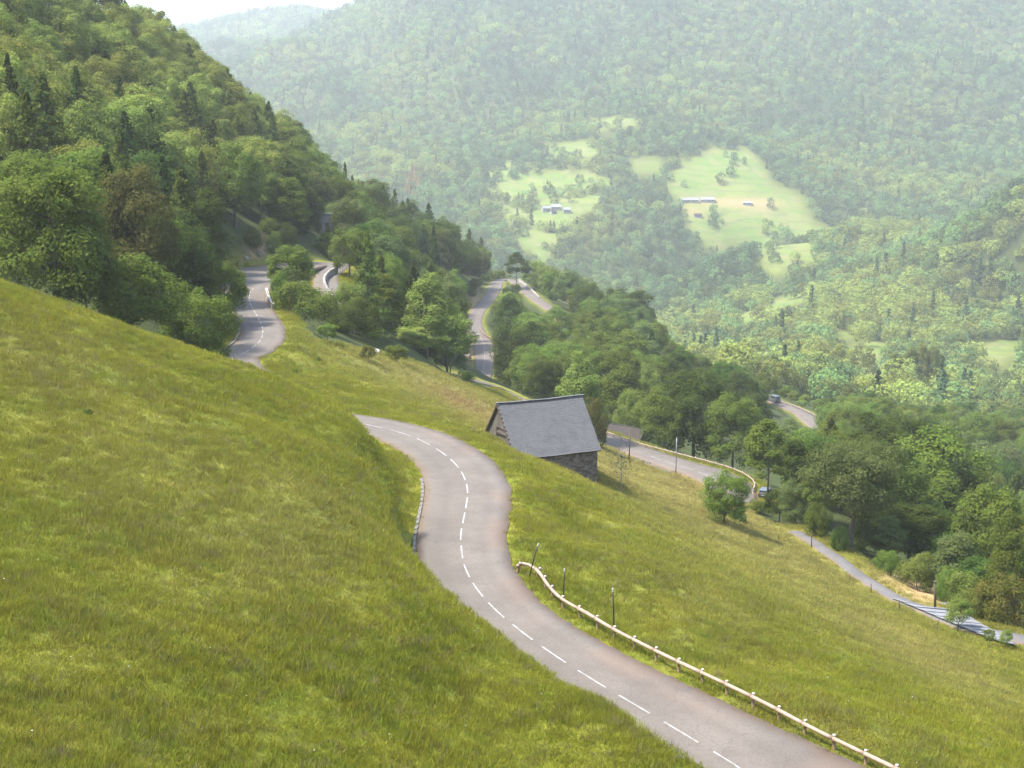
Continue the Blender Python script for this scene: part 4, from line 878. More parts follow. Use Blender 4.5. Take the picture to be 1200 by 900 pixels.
def dryrust():
    d1 = np.clip(.9 * gauss(690, 530, 170, 22, 20) + .8 * gauss(480, 440, 110, 20, 18) + .8 * gauss(900, 640, 180, 35, 24) + .75 * gauss(1080, 770, 160, 28, 25) + .55 * gauss(600, 505, 60, 14, 22) + .3 * gauss(140, 560, 160, 120, 30) + .25 * gauss(820, 700, 120, 60, 20) + .8 * gauss(790, 570, 90, 22, 20) + .35 * gauss(330, 640, 90, 80), 0, 1)
    d2 = np.clip(.8 * gauss(530, 467, 26, 9, 25) + .55 * gauss(560, 480, 40, 10, 25) + .4 * gauss(810, 565, 40, 10, 20) + .5 * gauss(690, 560, 40, 6, 20), 0, 1); return d1, d2
td, tr = dryrust()
hs = (1 + .35 * wob(tx, ty, 7, 20)) * np.clip(.65 + rdg * .25, .65, 1.0) * RNG.uniform(.7, 1.25, len(tx)); ws = np.where(ty > 180, 1.6, np.where(ty > 125, 1.3, 1.05)) * RNG.uniform(.8, 1.2, len(tx))
hs = np.clip(hs, .25, 1.7)
hayg = (tpx > 1035) & (tpx < 1105) & (np.abs(tpy - (690 + (tpx - 1068) * .5)) < 9) & (ty > 120); hs = np.where(hayg, hs * .3, hs)
print('tufts', len(tx))
scatter('grass', np.stack([tx, ty, tz], 1), np.stack([RNG.normal(0, .1, len(tx)), RNG.normal(0, .1, len(tx)), RNG.uniform(0, 6.28, len(tx))], 1), np.stack([ws, ws, hs], 1), RNG.integers(0, 4, len(tx)), tufts, {'dry': td, 'rust': tr}, 'long meadow grass with seed heads on the slopes beside the road')
# flowers
M['petal'] = simple('white_petals', (.5, .5, .46), (.44, .43, .36), 5, .8)
fl = src_obj('00_flower', MB().add([(.06 * math.cos(a * 1.047), .06 * math.sin(a * 1.047), .44) for a in range(6)], [(0, 1, 2, 3, 4, 5)]).box((0, 0, .2), (.01, .01, .46)).mesh('flower', M['petal']))
sel = RNG.random(len(tx)) < np.where(ty < 110, .0022, .0009)
fk = int(sel.sum()); scatter('wildflowers', np.stack([tx[sel], ty[sel], tz[sel]], 1), np.zeros((fk, 3)), np.repeat(RNG.uniform(.35, .7, fk)[:, None], 3, 1), np.zeros(fk, int), [fl], None, 'white wildflowers dotted through the meadow grass')

# ------------------------------------------------------------------ built things
def toned(name, c1, c2, rough=.8, spec=.3, scale=3.0, bump=.3):
    """each piece has its own tone (face attribute), plus grain"""
    m, nt = new_mat(name); g = NG(nt); tc = g.n('ShaderNodeTexCoord').outputs['Object']
    c = g.mix(g.attr('tone'), c1, c2); f = g.noise(scale, 4, .6, tc); f2 = g.noise(scale * 8, 3, .6, tc)
    c = g.mix(g.ramp(f, .4, .75, 0, .45), c, tuple(v * .6 for v in c1)); c = g.mix(g.ramp(f2, .45, .8, 0, .3), c, tuple(min(1, v * 1.3) for v in c2))
    g.out(g.pbr(c, rough, g.bump(f2, bump, .03), spec)); return m
M['slate'] = toned('roof_slate', (.084, .081, .081), (.098, .095, .094), .62, .4, .8)
M['stone'] = toned('wall_stone', (.078, .060, .047), (.200, .160, .125), .9, .2, 2.0, .5)
M['core'] = simple('mortar_shade', (.075, .062, .052), (.11, .095, .08), 4, .95)  # dark tone also stands in for the unlit interior at the gable hatch
M['plank'] = toned('weathered_planks', (.075, .066, .056), (.120, .106, .092), .85, .2, 1.2)
M['oldwood'] = simple('dark_old_wood', (.060, .042, .032), (.095, .070, .052), 6, .85)
M['log'] = simple('peeled_log', (.235, .168, .122), (.295, .220, .168), 2.5, .6, 0, .3)
M['logdark'] = simple('treated_post', (.20, .135, .085), (.29, .20, .135), 5, .75, 0, .4)
M['cap'] = simple('white_cap', (.46, .45, .43), (.38, .37, .35), 8, .6)
M['black'] = simple('black_pole', (.02, .02, .022), (.035, .033, .035), 4, .5)
M['steel'] = simple('galvanised_steel', (.17, .175, .18), (.22, .225, .23), 3, .45, .3)
M['parapet'] = toned('pale_parapet_stone', (.23, .215, .19), (.32, .305, .28), .9, .2, 2.0)
M['render'] = simple('pale_render', (.27, .25, .225), (.21, .195, .17), 1.5, .9)
M['white'] = simple('whitewashed_wall', (.25, .24, .225), (.20, .19, .18), .6, .9)
M['tin'] = simple('pale_sheet_roof', (.21, .205, .205), (.16, .155, .155), .5, .5)
M['rooftile'] = simple('grey_brown_roof', (.028, .024, .021), (.044, .038, .033), 1.5, .85)
M['glass'] = simple('dark_glass', (.02, .024, .028), (.035, .04, .045), 2, .12, 0, 0, .6)
M['rock'] = simple('grey_rock', (.24, .19, .145), (.14, .11, .085), 1.3, .95, 0, .9)
M['whiterock'] = simple('white_limestone', (.44, .42, .39), (.34, .32, .28), 2, .9, 0, .6)
M['rubber'] = simple('tyre_rubber', (.02, .02, .02), (.03, .03, .03), 5, .8)
M['carwhite'] = simple('white_car_paint', (.72, .73, .74), (.70, .71, .72), 1, .25, 0, 0, .5)
M['cargrey'] = simple('silver_grey_car_paint', (.10, .11, .12), (.09, .10, .11), 1, .3, .3, 0, .5)
M['lampred'] = simple('red_lamp', (.35, .02, .02), (.3, .02, .02), 4, .3)
M['sheet'] = toned('corrugated_sheet', (.135, .138, .146), (.160, .164, .172), .55, .3, .8)
def tones(me, groups, seed=1):
    r = np.random.default_rng(seed); t = np.repeat(r.random(len(groups)), groups)
    a = me.attributes.new('tone', 'FLOAT', 'FACE'); a.data.foreach_set('value', t.astype(np.float32)[:len(me.polygons)])
def boxes(name, lst, mat, parent, kind=None, seed=1, jit=.012):
    m = MB()
    for c, s_, R3 in lst: m.box(c, s_, R3, jit)
    me = m.mesh(name, mat); tones(me, [6] * len(lst), seed); o = obj(name, me, parent)
    if kind: o['kind'] = kind
    return o

# --- the stone barn
TH = rad(27); BL, BW, RISE = 11.2, 4.6, 5.6; C0 = Vector((10.3, 160.0, -36.45)); lx = Vector((math.cos(TH), math.sin(TH), 0)); gxv = Vector((-math.sin(TH), math.cos(TH), 0))
EAVE = 3.5; bc = C0 - lx * BL / 2 + gxv * BW; barn = empty('stone_barn', (bc.x, bc.y, C0.z - EAVE), 'stone barn with a steep grey slate roof standing below the near road', 'barn', None, TH)
hl, hw = BL / 2 - .3, BW - .35
m = MB(); m.box((0, 0, EAVE / 2 - 1.6), (2 * hl - .3, 2 * hw - .3, EAVE + 3.2))
gz0 = EAVE; ap = EAVE + RISE * (hw / BW)
for sx in (-1, 1):
    x = sx * (hl - .2); m.add([(x - .12, -hw + .15, gz0 - .02), (x - .12, hw - .15, gz0 - .02), (x - .12, 0, ap - .1), (x + .12, -hw + .15, gz0 - .02), (x + .12, hw - .15, gz0 - .02), (x + .12, 0, ap - .1)], [(0, 1, 2), (3, 5, 4), (0, 3, 4, 1), (1, 4, 5, 2), (2, 5, 3, 0)])
m.build('wall_core', M['core'], barn)
st = []; r = random.Random(3)
def stone_face(o0, ux, n_, length, zlo, zhi_f):
    z = zlo
    while True:
        h = r.uniform(.13, .27); s_ = r.uniform(-.3, 0); any_ = False
        while s_ < length:
            L = r.uniform(.25, .75); a = max(s_, 0); b_ = min(s_ + L, length)
            zt_ = zhi_f((a + b_) / 2)
            if b_ - a > .08 and z + h < zt_ + .1:
                any_ = True; c_ = Vector(o0) + Vector(ux) * ((a + b_) / 2) + Vector(n_) * r.uniform(-.02, .03); sz_ = (b_ - a - .025, .2, h - .022); R3 = Matrix((Vector(ux), Vector(n_), Vector((0, 0, 1)))).transposed()
                st.append((c_ + Vector((0, 0, z + h / 2)), sz_, R3))
            s_ += L
        z += h
        if not any_ or z > 12: break
stone_face((-hl, -hw + .1, 0), (1, 0, 0), (0, -1, 0), 2 * hl, -2.2, lambda s_: EAVE - .12)
stone_face((hl - .1, -hw, 0), (0, 1, 0), (1, 0, 0), 2 * hw, -2.2, lambda s_: EAVE + RISE * (1 - abs(s_ - hw) / BW) - .75)
stone_face((-hl + .1, -hw, 0), (0, 1, 0), (-1, 0, 0), 2 * hw, -.6, lambda s_: EAVE + .3)
stone_face((-hl, hw - .1, 0), (1, 0, 0), (0, 1, 0), 2 * hl, -1.2, lambda s_: EAVE - .12)
boxes('wall_stone', st, M['stone'], barn, 'stuff', 4)
pk_ = []; y = -hw + .1                        # planked upper gable facing the road, with a hatch gap whose dark inside is the wall core's colour
while y < hw - .1:
    w_ = r.uniform(.2, .3); yc = y + w_ / 2; top = EAVE + RISE * (1 - abs(yc) / BW) - .42
    segs = [(EAVE + .32, top)] if not (-1.9 < yc < .5) else [(EAVE + .32, min(EAVE + .75, top)), (EAVE + 2.75, top)]
    for a, b_ in segs:
        if b_ - a > .15: pk_.append((Vector((-hl - .03, yc, (a + b_) / 2)), (.05, w_ - .02, b_ - a), None))
    y += w_
boxes('gable_plank', pk_, M['plank'], barn, 'stuff', 5, .006)
for z in (EAVE + 1.25, EAVE + 2.25): MB().box((-hl - .13, -.7, z), (.07, 2.7, .16)).build('crossbar', M['plank'], barn)
sl_len = math.hypot(BW, RISE); ang = math.atan2(RISE, BW)
for s_, nm in ((-1, 'roof'), (1, 'roof')):
    ny_ = Vector((0, s_ * math.sin(ang), math.cos(ang))); dn = Vector((0, s_ * math.cos(ang), -math.sin(ang))); R3 = Matrix((Vector((1, 0, 0)), dn, ny_)).transposed()
    if R3.determinant() < 0: R3 = Matrix((Vector((-1, 0, 0)), dn, ny_)).transposed()
    rid = Vector((0, 0, EAVE + RISE)); rf = MB().box(rid + dn * sl_len / 2 - ny_ * .22, (BL - .04, sl_len - .1, .10), R3).build('roof', M['oldwood'], barn)
    sl = []; ex = .27; n_r = int(sl_len / ex)
    for i in range(n_r + 1):
        x = -BL / 2 + (.16 if i % 2 else 0); d = (i + .5) * ex
        while x < BL / 2 - .02:
            w_ = r.uniform(.26, .40); x1 = min(x + w_, BL / 2)
            tl = Matrix.Rotation(rad(r.uniform(-1.2, 1.2)), 3, 'X') @ Matrix.Rotation(rad(r.uniform(-.8, .8)), 3, 'Y')
            sl.append((rid + dn * min(d, sl_len) + Vector(((x + x1) / 2, 0, 0)) + ny_ * (.0 + r.uniform(0, .008)), (x1 - x - .012, ex * 1.25, .022), R3 @ Matrix.Rotation(rad(3.2), 3, 'X') @ tl)); x = x1
    boxes('roof_slate', sl, M['slate'], rf, 'stuff', 6 + s_, .004)
    MB().box(rid + dn * (sl_len + .08) - ny_ * .12 + Vector((0, 0, 0)), (BL - .1, .06, .16), R3).build('eave_board', M['oldwood'], barn)
    for sx in (-1, 1): MB().box(rid + dn * sl_len / 2 + Vector((sx * (BL / 2 + .01), 0, 0)) - ny_ * .12, (.05, sl_len + .02, .14), R3).build('bargeboard', M['oldwood'], barn)
rc_ = []; x = -BL / 2
while x < BL / 2: rc_.append((Vector((x + .22, 0, EAVE + RISE + .05)), (.46, .34, .07), None)); x += .44
boxes('ridge_cap', rc_, M['slate'], barn, 'stuff', 9, .01)

for o in [c_ for c_ in barn.children_recursive if c_.name.split('.')[0] in ('roof_slate', 'ridge_cap')]:   # the old ridge sags a little
    for v in o.data.vertices: v.co.z -= .09 * (1 - (v.co.x / (BL / 2)) ** 2) * max(0, 1 - abs(v.co.y) / (BW * 1.3)) + .015 * math.sin(v.co.x * 1.3 + v.co.y)

# --- wooden guard rails
def rail_line(pix, R, up=.62):
    out = []
    for a, b_ in pix:
        z = -33.0 if R is ROADS['near'] else R[len(R) // 2, 2]
        for _ in range(6):
            p = atz(a, b_, z + up); j = ((R[:, 0] - p[0]) ** 2 + (R[:, 1] - p[1]) ** 2).argmin(); z = R[j, 2] - .04
        out.append((p[0], p[1], z + up))
    return dens(out, .25)
def guard_rail(pix, R, label, step=2.05, rr=.10, name='guard_rail', mat_r='log', mat_p='logdark', up=.62, first_down=True):
    L_ = rail_line(pix, R, up); S_ = np.r_[0, np.cumsum(np.linalg.norm(np.diff(L_, axis=0), axis=1))]; n = max(2, int(S_[-1] / step)); q = np.linspace(0, S_[-1], n + 1)
    P3 = np.stack([np.interp(q, S_, L_[:, k]) for k in range(3)], 1)
    mid = P3[len(P3) // 2]; root = empty(name, (mid[0], mid[1], gz(mid[0], mid[1])), label, 'guard rail'); o0 = root.location
    post_me = MB().tube([(0, 0, -.5), (0, 0, up + .13)], [.10, .10], 8).mesh('post', M[mat_p]); cap_me = MB().tube([(0, 0, up + .13), (0, 0, up + .17), (0, 0, up + .19)], [.098, .09, .04], 8).mesh('cap', M['cap'])
    for i in range(n):
        a, b_ = Vector(P3[i]), Vector(P3[i + 1])
        if first_down and i == 0: a = a + Vector((0, 0, -.16))
        d = (b_ - a).normalized(); mm = a.lerp(b_, .5) - o0
        inner = [np.array([np.interp(t, S_, L_[:, k]) for k in range(3)]) for t in np.linspace(q[i], q[i + 1], 5)[1:-1]]
        pts = [a - o0 + d * .02] + [Vector(v) - o0 for v in inner] + [b_ - o0 - d * .02]
        MB().tube(pts, [rr * k_ for k_ in [random.uniform(.9, 1.05)] for _ in pts], 9).build('rail', M[mat_r], root, None, True)
    for i in range(n + 1):
        p = P3[i]; t = P3[min(i + 1, n)] - P3[max(i - 1, 0)]; t = t / np.hypot(t[0], t[1]); nx_, ny_ = -t[1], t[0]
        j = ((R[:, 0] - p[0]) ** 2 + (R[:, 1] - p[1]) ** 2).argmin()
        if (p[0] - R[j, 0]) * nx_ + (p[1] - R[j, 1]) * ny_ < 0: nx_, ny_ = -nx_, -ny_
        po = obj('post', post_me, root); po.location = Vector((p[0] + nx_ * .17, p[1] + ny_ * .17, p[2] - up)) - o0
        if i < 2 and first_down: po.rotation_euler = (rad(12), rad(14), 0)
        else: po.rotation_euler = (rad(random.uniform(-3, 3)), rad(random.uniform(-3, 3)), 0)
        obj('cap', cap_me, po)
    return root
guard_rail([(605, 661), (617, 661), (630, 669), (644, 688), (660, 703), (690, 720), (720, 738), (780, 768.5), (850, 801.5), (900, 826), (950, 852.5), (1000, 877), (1046, 899), (1090, 921)], ROADS['near'], 'peeled log guard rail with white capped posts beside the near road', 2.05, .125)
guard_rail([(551, 452), (585, 459.5), (617, 469), (650, 482), (680, 494), (713, 507), (750, 519.5), (793, 531), (843, 544), (866, 552), (879, 559.5), (884.5, 567), (882, 575), (883, 580)], ROADS['low'], 'long log guard rail on the outer edge of the lower road behind the barn', 2.4, .11, first_down=False)
guard_rail([(562, 384), (566, 390), (573, 394.5), (584, 397)], ROADS['mid'], 'short brown rail on the inside bend of the pale road', 2.5, .10, mat_r='logdark', first_down=False)
guard_rail([(914, 470), (926, 473.5), (938, 478), (950, 484), (962, 490)], ROADS['valley'], 'brown wooden rail along the short valley road', 2.6, .11, mat_r='log', first_down=False)
def parapet(pix, zs, label, h=.75, th=.45, L=1.3):
    P3 = dens([tuple(atz(a, b_, z)) for (a, b_), z in zip(pix, zs)], L); mid = P3[len(P3) // 2]; root = empty('parapet_wall', (mid[0], mid[1], mid[2]), label, 'parapet')
    for i in range(len(P3) - 1):
        a, b_ = Vector(P3[i]), Vector(P3[i + 1]); an = math.atan2(b_.y - a.y, b_.x - a.x); m = MB().box((0, 0, h / 2 - .5), (L * .97, th, h + 1.0), None, .03); me = m.mesh('block', M['parapet']); tones(me, [6], i + 3)
        o = obj('block', me, root); o.location = a.lerp(b_, .5) - root.location; o.rotation_euler = (0, 0, an)
parapet([(395, 317), (386, 321), (380, 329), (382, 339), (388, 347), (393, 354)], [-28.9, -29.2, -29.7, -30.3, -31, -31.8], 'pale stone parapet curving down from the upper hairpin', .75)
parapet([(312, 341), (314, 348), (316, 354), (321, 361)], [-27.9, -28, -28, -28.1], 'short white parapet on the inside of the upper road bend', .6)
parapet([(608, 329), (616, 335), (624, 342), (632, 350)], [-66.0, -66.6, -67.2, -68], 'pale wall edging the outer arm of the pale hairpin', .8, .5, 2.0)

# --- poles and posts
def pole(name, base, top, rr, mat, label, cat, extra=None):
    p = hit(*base, 40, 700); r_ = ray(*top); t = Vector(r_ * p.y); root = empty(name, p, label, cat); v = t - p
    MB().tube([(0, 0, -.5), v * .5, v], [rr, rr * .95, rr * .85], 8).build('shaft', mat, root, None, True)
    if extra: extra(root, v)
    return root
def pale_tip(root, v): MB().tube([v * .93, v * 1.01], [.048, .05], 8).build('reflector_band', M['cap'], root)
pole('snow_pole', (619, 676), (631, 637), .05, M['black'], 'tilted black snow pole at the start of the log guard rail', 'snow pole', pale_tip)
pole('snow_pole', (660, 706), (661.5, 667), .05, M['black'], 'upright black snow pole, middle of the three behind the log guard rail', 'snow pole', pale_tip)
pole('snow_pole', (720, 741), (718, 690), .05, M['black'], 'upright black snow pole, farthest right of the three behind the log guard rail', 'snow pole', pale_tip)
def fp(base, top, label, rr=.06): return pole('fence_post', base, top, rr, M['oldwood'], label, 'fence post', lambda o, v: MB().box(v * .72 + Vector((0, -.07, 0)), (.05, .05, .09)).build('insulator', M['black'], o))
fp((951, 641), (951.5, 623), 'tall dark fence post at the head of the footpath', .07)
fp((912, 634), (912, 626), 'short fence post in the meadow near the lone young tree')
fp((996, 682), (996, 673), 'thin fence post above the footpath bend')
fp((1021, 696), (1021, 684), 'fence post midway along the meadow edge by the footpath')
fp((1054, 717), (1054, 704), 'fence post at the upper left corner of the corrugated sheets', .09)
fp((1097, 737), (1100.5, 726), 'leaning fence post before the middle of the corrugated sheets')
fp((1143, 752), (1143.5, 747), 'stubby fence post before the lower end of the corrugated sheets')
pole('wooden_post', (1096, 712), (1096, 682), .16, M['oldwood'], 'thick dark wooden post behind the corrugated sheets', 'post', lambda o, v: MB().box(v + Vector((0, 0, .04)), (.4, .4, .06)).build('cap', M['oldwood'], o))
pole('street_pole', (792, 556), (793, 513), .09, M['steel'], 'plain grey metal pole in front of the lower road', 'pole', lambda o, v: MB().tube([v, v + Vector((0, 0, .12))], [.11, .05], 8).build('cap', M['steel'], o))
def arms(o, v):
    MB().box(v + Vector((0, 0, -.4)), (1.5, .1, .1)).build('crossarm', M['oldwood'], o)
    for s_ in (-.6, .6): MB().tube([v + Vector((s_, 0, -.35)), v + Vector((s_, 0, -.15))], [.05, .035], 6).build('insulator', M['glass'], o)
pole('utility_pole', (737, 540), (739, 502), .10, M['oldwood'], 'dark wooden pole in front of the low slate hut', 'utility pole', lambda o, v: MB().tube([v, v + Vector((0, 0, .1))], [.11, .05], 8).build('cap', M['oldwood'], o))
pole('utility_pole', (584, 447), (579, 418), .13, M['oldwood'], 'leaning dark pole beside the pale road above the barn', 'utility pole', arms)
pole('utility_pole', (897, 466), (894, 441), .13, M['oldwood'], 'thin dark pole beside the parked vehicle on the valley road', 'utility pole', arms)

# --- huts and houses
def house(px, py, Y, w, d, hwall, rise, rz, label, name='house', wall='white', roofm='tin', n_win=3, chim=False, cat='house', zlift=0.0):
    r_ = ray(px, py); x = r_[0] * Y; zg = gz(x, Y) + zlift; root = empty(name, (x, Y, zg), label, cat, None, rz)
    MB().box((0, 0, hwall / 2 - 1.5), (w, d, hwall + 3)).add([(-w / 2, -d / 2, hwall), (-w / 2, d / 2, hwall), (-w / 2, 0, hwall + rise), (w / 2, -d / 2, hwall), (w / 2, d / 2, hwall), (w / 2, 0, hwall + rise)], [(0, 1, 2), (3, 5, 4)]).build('wall', M[wall], root)
    an = math.atan2(rise, d / 2); sl_ = math.hypot(rise, d / 2) + .45
    for s_ in (-1, 1):
        dn = Vector((0, s_ * math.cos(an), -math.sin(an))); nn = Vector((0, s_ * math.sin(an), math.cos(an))); R3 = Matrix((Vector((s_ * -1, 0, 0)), dn, nn)).transposed()
        MB().box(Vector((0, 0, hwall + rise)) + dn * (sl_ / 2) + nn * .1, (w + .7, sl_, .16), R3).build('roof', M[roofm], root)
    MB().box((0, 0, hwall + rise + .16), (w + .7, .4, .12)).build('ridge', M[roofm], root)
    for k in range(n_win):
        xx = -w / 2 + w * (k + .5) / n_win; f = MB().box((xx, -d / 2 - .03, hwall * .58), (1.1, .12, 1.25)).build('window', M['white'], root); MB().box((xx, -d / 2 - .10, hwall * .58), (.85, .04, 1.0)).build('pane', M['glass'], f)
    dr = MB().box((w * .12, -d / 2 - .04, 1.0), (1.0, .1, 2.0)).build('door', M['oldwood'], root); MB().box((w * .12 + .35, -d / 2 - .12, 1.0), (.06, .06, .12)).build('handle', M['steel'], dr)
    if chim: MB().box((w * .3, .3, hwall + rise + .4), (.7, .7, 1.3)).build('chimney', M['render'], root)
    return root
house(736, 512, 287, 8.0, 6.0, 1.7, 2.4, rad(-36), 'low hut with a grey brown roof behind the long guard rail, right of the barn', 'hut', 'stone' if False else 'render', 'rooftile', 1, False, 'hut', -1.8 + at(736, 513, 287)[2] - gz(ray(736, 512)[0] * 287, 287))
# little stone hut above the upper hairpin
p = at(382.5, 270, 345); hut = empty('stone_hut', (p[0], p[1], gz(p[0], p[1])), 'small square pale hut among the trees above the upper hairpin', 'hut', None, rad(12)); zz = p[2] - gz(p[0], p[1]); hh = zz + 3.9
MB().box((0, 0, hh / 2 - .5), (2.5, 2.5, hh + 1.0)).build('wall', M['white'], hut); MB().box((0, 0, hh + .1), (2.9, 2.9, .2)).build('roof', M['kerb'], hut); MB().box((.1, -1.27, hh - 3), (.8, .08, 1.9)).build('door', M['oldwood'], hut); MB().box((.75, -1.27, hh - 1.2), (.4, .08, .4)).build('window', M['glass'], hut)
# farms on the mountain opposite
for (px, py, Y, w, d, hw_, ri, rz, lb, rm, ch) in [
    (811, 236, 1700, 17, 9, 3.0, 3.0, 4, 'long white barn, left of the two in the wide mountain clearing', 'tin', False), (829, 236, 1705, 20, 9, 2.8, 3.2, -3, 'long pale roofed barn, right of the two in the wide mountain clearing', 'tin', False),
    (800, 234, 1695, 8, 7, 3.0, 2.4, 20, 'small white shed at the left end of the clearing barns', 'tin', False), (818, 253, 1650, 10, 7, 2.2, 2.2, 0, 'small grey roofed shed below the clearing barns', 'rooftile', False),
    (876, 237, 1700, 12, 7, 2.4, 1.8, -8, 'white shed on the bare earth right of the clearing barns', 'tin', False),
    (640, 248, 1650, 11, 8, 4.5, 3.0, 15, 'white farmhouse, leftmost of the cluster in the left mountain clearing', 'tin', True), (652, 246, 1655, 13, 8, 4.5, 3.4, -5, 'white farmhouse in the middle of the cluster in the left clearing', 'tin', True),
    (664, 249, 1645, 10, 8, 4.0, 3.0, 8, 'white farmhouse, rightmost of the cluster in the left clearing', 'tin', True), (648, 252, 1640, 8, 6, 2.6, 2.2, 30, 'small outbuilding below the left clearing farmhouses', 'rooftile', False),
    (702, 253, 1640, 7, 6, 3.0, 2.2, 0, 'tiny white hut beside the track of the left clearing', 'tin', False)]:
    house(px, py, Y, w * .85, d * .85, hw_ * .85, ri * .85, rad(rz), lb, 'farmhouse', 'white', rm, 3, ch)
def seen_house(px, py, w, d, hw_, ri, rz, lb, Y):
    house(px, py, Y, w, d, hw_, ri, rad(rz), lb, 'house', 'white', 'tin', 2, True)
seen_house(829, 396, 7, 6, 4.0, 3.0, 25, 'white house among trees, leftmost above the big dark tree', 900); seen_house(865, 412, 7, 6, 4.0, 3.0, -15, 'white house among trees, between its two neighbours in the valley', 830); seen_house(897, 431, 5.5, 8, 5.0, 3.4, 62, 'tall white gabled house in the small sunny valley field', 760)

# --- vehicles
def car(p, rz, paint, label, cat, van=False):
    root = empty('parked_van' if van else 'parked_car', p, label, cat, None, rz); L, Wd, H = (4.9, 1.9, 2.1) if van else (4.2, 1.75, 1.48)
    prof = [(-L / 2, .35), (-L / 2 + .05, .95), (-L / 2 + .25, H * .97), (-L * .05, H), (L * .14, H * .93), (L * .28, .98), (L / 2 - .1, .82), (L / 2, .5), (L / 2 - .05, .32)] if not van else [(-L / 2, .35), (-L / 2 + .03, 1.1), (-L / 2 + .12, H), (L * .22, H), (L * .36, 1.15), (L / 2 - .06, .95), (L / 2, .5), (L / 2 - .05, .32)]
    n = len(prof); V = []
    for s_, tw in ((-1, 1), (1, 1)):
        for x, z in prof: V.append((x, s_ * Wd / 2 * (1 - .16 * max(0, (z - .95) / (H - .95))), z))
    MB().add(V, [tuple(range(n)), tuple(range(n, 2 * n))[::-1]] + [(i, (i + 1) % n, n + (i + 1) % n, n + i) for i in range(n)]).build('body', M[paint], root)
    for s_ in (-1, 1):
        k = Wd / 2 * .93; MB().box((-L * .12, s_ * k, H * .79), (L * .42, .10, H * .19)).build('side_window', M['glass'], root)
        MB().box((-L / 2 + .02, s_ * Wd * .38, .85), (.07, .22, .26)).build('tail_light', M['lampred'], root); MB().box((L / 2 - .06, s_ * Wd * .36, .68), (.10, .3, .16)).build('headlight', M['cap'], root)
        for xx in (-L * .31, L * .31):
            wv = MB().tube([(xx, s_ * (Wd / 2 - .17), .32), (xx, s_ * (Wd / 2 + .02), .32)], [.32, .32], 14).build('wheel', M['rubber'], root); MB().tube([(xx, s_ * (Wd / 2 + .02), .32), (xx, s_ * (Wd / 2 + .035), .32)], [.19, .19], 10).build('rim', M['steel'], wv)
    MB().box((-L / 2 + .14, 0, H * .80), (.10, Wd * .72, H * .22), Matrix.Rotation(rad(-12), 3, 'Y')).build('rear_window', M['glass'], root); MB().box((L * .215 if not van else L * .30, 0, H * .80), (.10, Wd * .74, H * .27), Matrix.Rotation(rad(-38), 3, 'Y')).build('windscreen', M['glass'], root)
    MB().box((-L / 2 - .03, 0, .48), (.12, Wd * .92, .2)).build('bumper', M['black'], root); MB().box((-L / 2 - .1, 0, .62), (.03, .5, .11)).build('number_plate', M['cap'], root); return root
p = hit(898, 582, 150, 330); car(p + Vector((0, .6, -.05)), rad(68), 'cargrey', 'dark grey car partly hidden by the thin tree at the rail bend', 'car')
pv, qv, _ = sample(ROADS['valley'], nearest_s(ROADS['valley'], *atz(905, 471, -87.5)[:2]), -.6); car(pv + Vector((0, 0, .02)), math.atan2(qv[1], qv[0]) + math.pi, 'cargrey', 'dark grey van parked at the far end of the valley road', 'van', True)

# --- corrugated sheets across the footpath
LA, LB = [(1046, 704), (1080, 718), (1115, 733), (1145, 745), (1168, 754)], [(1111, 709), (1130, 722), (1155, 737), (1175, 748), (1192, 760)]
def lerp_pix(A_, t):
    k = t * (len(A_) - 1); i = min(int(k), len(A_) - 2); f = k - i; return (A_[i][0] * (1 - f) + A_[i + 1][0] * f, A_[i][1] * (1 - f) + A_[i + 1][1] * f)
nS = 11; pl = hit(*lerp_pix(LA, .5), 100, 200); cs = empty('corrugated_sheets', pl, 'row of bluish corrugated metal sheets laid over the footpath', 'metal sheets')
for i in range(nS):
    a0, a1 = hit(*lerp_pix(LA, i / nS), 100, 200), hit(*lerp_pix(LA, (i + 1) / nS), 100, 200); b0, b1 = hit(*lerp_pix(LB, i / nS), 100, 200), hit(*lerp_pix(LB, (i + 1) / nS), 100, 200)
    V = []; n_ = 13
    for j in range(n_):
        f = j / (n_ - 1) * 1.12 - .06; lift = .30 + .025 * (j % 2) + .085 * f
        V.append(a0.lerp(a1, f) + Vector((0, 0, lift)) - pl); V.append(b0.lerp(b1, f) + Vector((0, 0, lift)) - pl)
    nb = len(V); V += [v - Vector((0, 0, .03)) for v in V]
    F_ = [(2 * j, 2 * j + 1, 2 * j + 3, 2 * j + 2) for j in range(n_ - 1)] + [(nb + 2 * j + 2, nb + 2 * j + 3, nb + 2 * j + 1, nb + 2 * j) for j in range(n_ - 1)] + [(2 * j, 2 * j + 2, nb + 2 * j + 2, nb + 2 * j) for j in range(n_ - 1)] + [(nb + 2 * j + 1, nb + 2 * j + 3, 2 * j + 3, 2 * j + 1) for j in range(n_ - 1)]
    me = MB().add(V, F_).mesh('sheet', M['sheet']); tones(me, [2] * (len(F_) // 2 + 1), i); obj('sheet', me, cs)

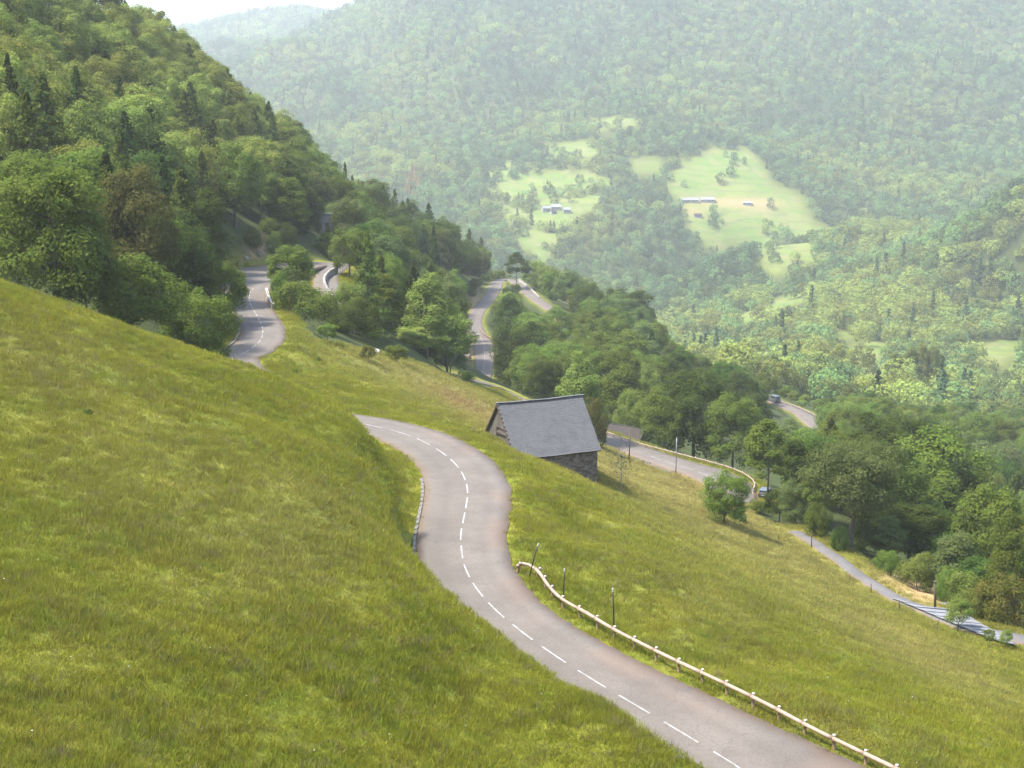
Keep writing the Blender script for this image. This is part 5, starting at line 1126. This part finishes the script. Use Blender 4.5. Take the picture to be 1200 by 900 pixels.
# --- rocks of the cuttings and the white boulder
def rock(p, s, label, mat='rock', seed=0, cat='rock'):
    bm = bmesh.new(); bmesh.ops.create_icosphere(bm, subdivisions=3, radius=1); r_ = random.Random(seed); dirs = [(Vector((r_.uniform(-1, 1), r_.uniform(-1, 1), r_.uniform(-1, 1))).normalized(), r_.uniform(.55, .95)) for _ in range(14)]
    for v in bm.verts:
        k = min([1.0] + [c_ / max(v.co.normalized().dot(d_), 1e-3) for d_, c_ in dirs if v.co.dot(d_) > 0]); v.co = v.co * k * (1 + r_.uniform(-.03, .03))
    me = bpy.data.meshes.new('rock'); bm.to_mesh(me); bm.free(); me.materials.append(M[mat]); o = obj('rock', me, None, p); o.scale = s; o.rotation_euler = (0, 0, r_.uniform(0, 6)); return tag(o, label, cat)
p = hit(441, 414, 100, 330); rock(p + Vector((0, 0, .2)), (1.0, .7, .55), 'white boulder beside the stunted thin tree in the upper meadow', 'whiterock', 2, 'boulder')
for i, (px, py, s, lb) in enumerate([(303, 297, .9, 'tan rock heap at the foot of the earth slip'), (316, 290, 1.0, 'dark rock on the right flank of the earth slip'), (288, 303, .8, 'rock on the bank where the upper road turns'), (281, 322, .9, 'rock on the bank left of the upper road bend'), (277, 338, 1.0, 'low rock beside the kerb of the upper road'), (312, 262, .9, 'small rock at the top of the earth slip'), (546, 404, 1.5, 'grey rock left of the pale road'), (547, 418, 1.4, 'lower grey rock left of the pale road')]):
    p = hit(px, py, 150, 640)
    if p: rock(p, (s * 1.2, s, s * .9), lb, 'rock', 10 + i)

# ------------------------------------------------------------------ the valley's air
m, nt = new_mat('valley_haze'); vp = nt.nodes.new('ShaderNodeVolumePrincipled'); vp.inputs['Color'].default_value = (.92, .965, 1.0, 1); vp.inputs['Density'].default_value = HAZE; vp.inputs['Anisotropy'].default_value = .25
nt.links.new(vp.outputs[0], nt.nodes.new('ShaderNodeOutputMaterial').inputs['Volume'])
zb, zt = float(Z.min()) - 2, float(Z.max()) + 30
hz = MB().box(((gx[0] + gx[-1]) / 2, (gy[0] + gy[-1]) / 2, (zb + zt) / 2), (gx[-1] - gx[0] + 40, gy[-1] - gy[0] + 40, zt - zb)).build('haze', m)
tag(hz, 'pale summer haze filling the valley air', None, None, 'stuff')
print('haze box', zb, zt)
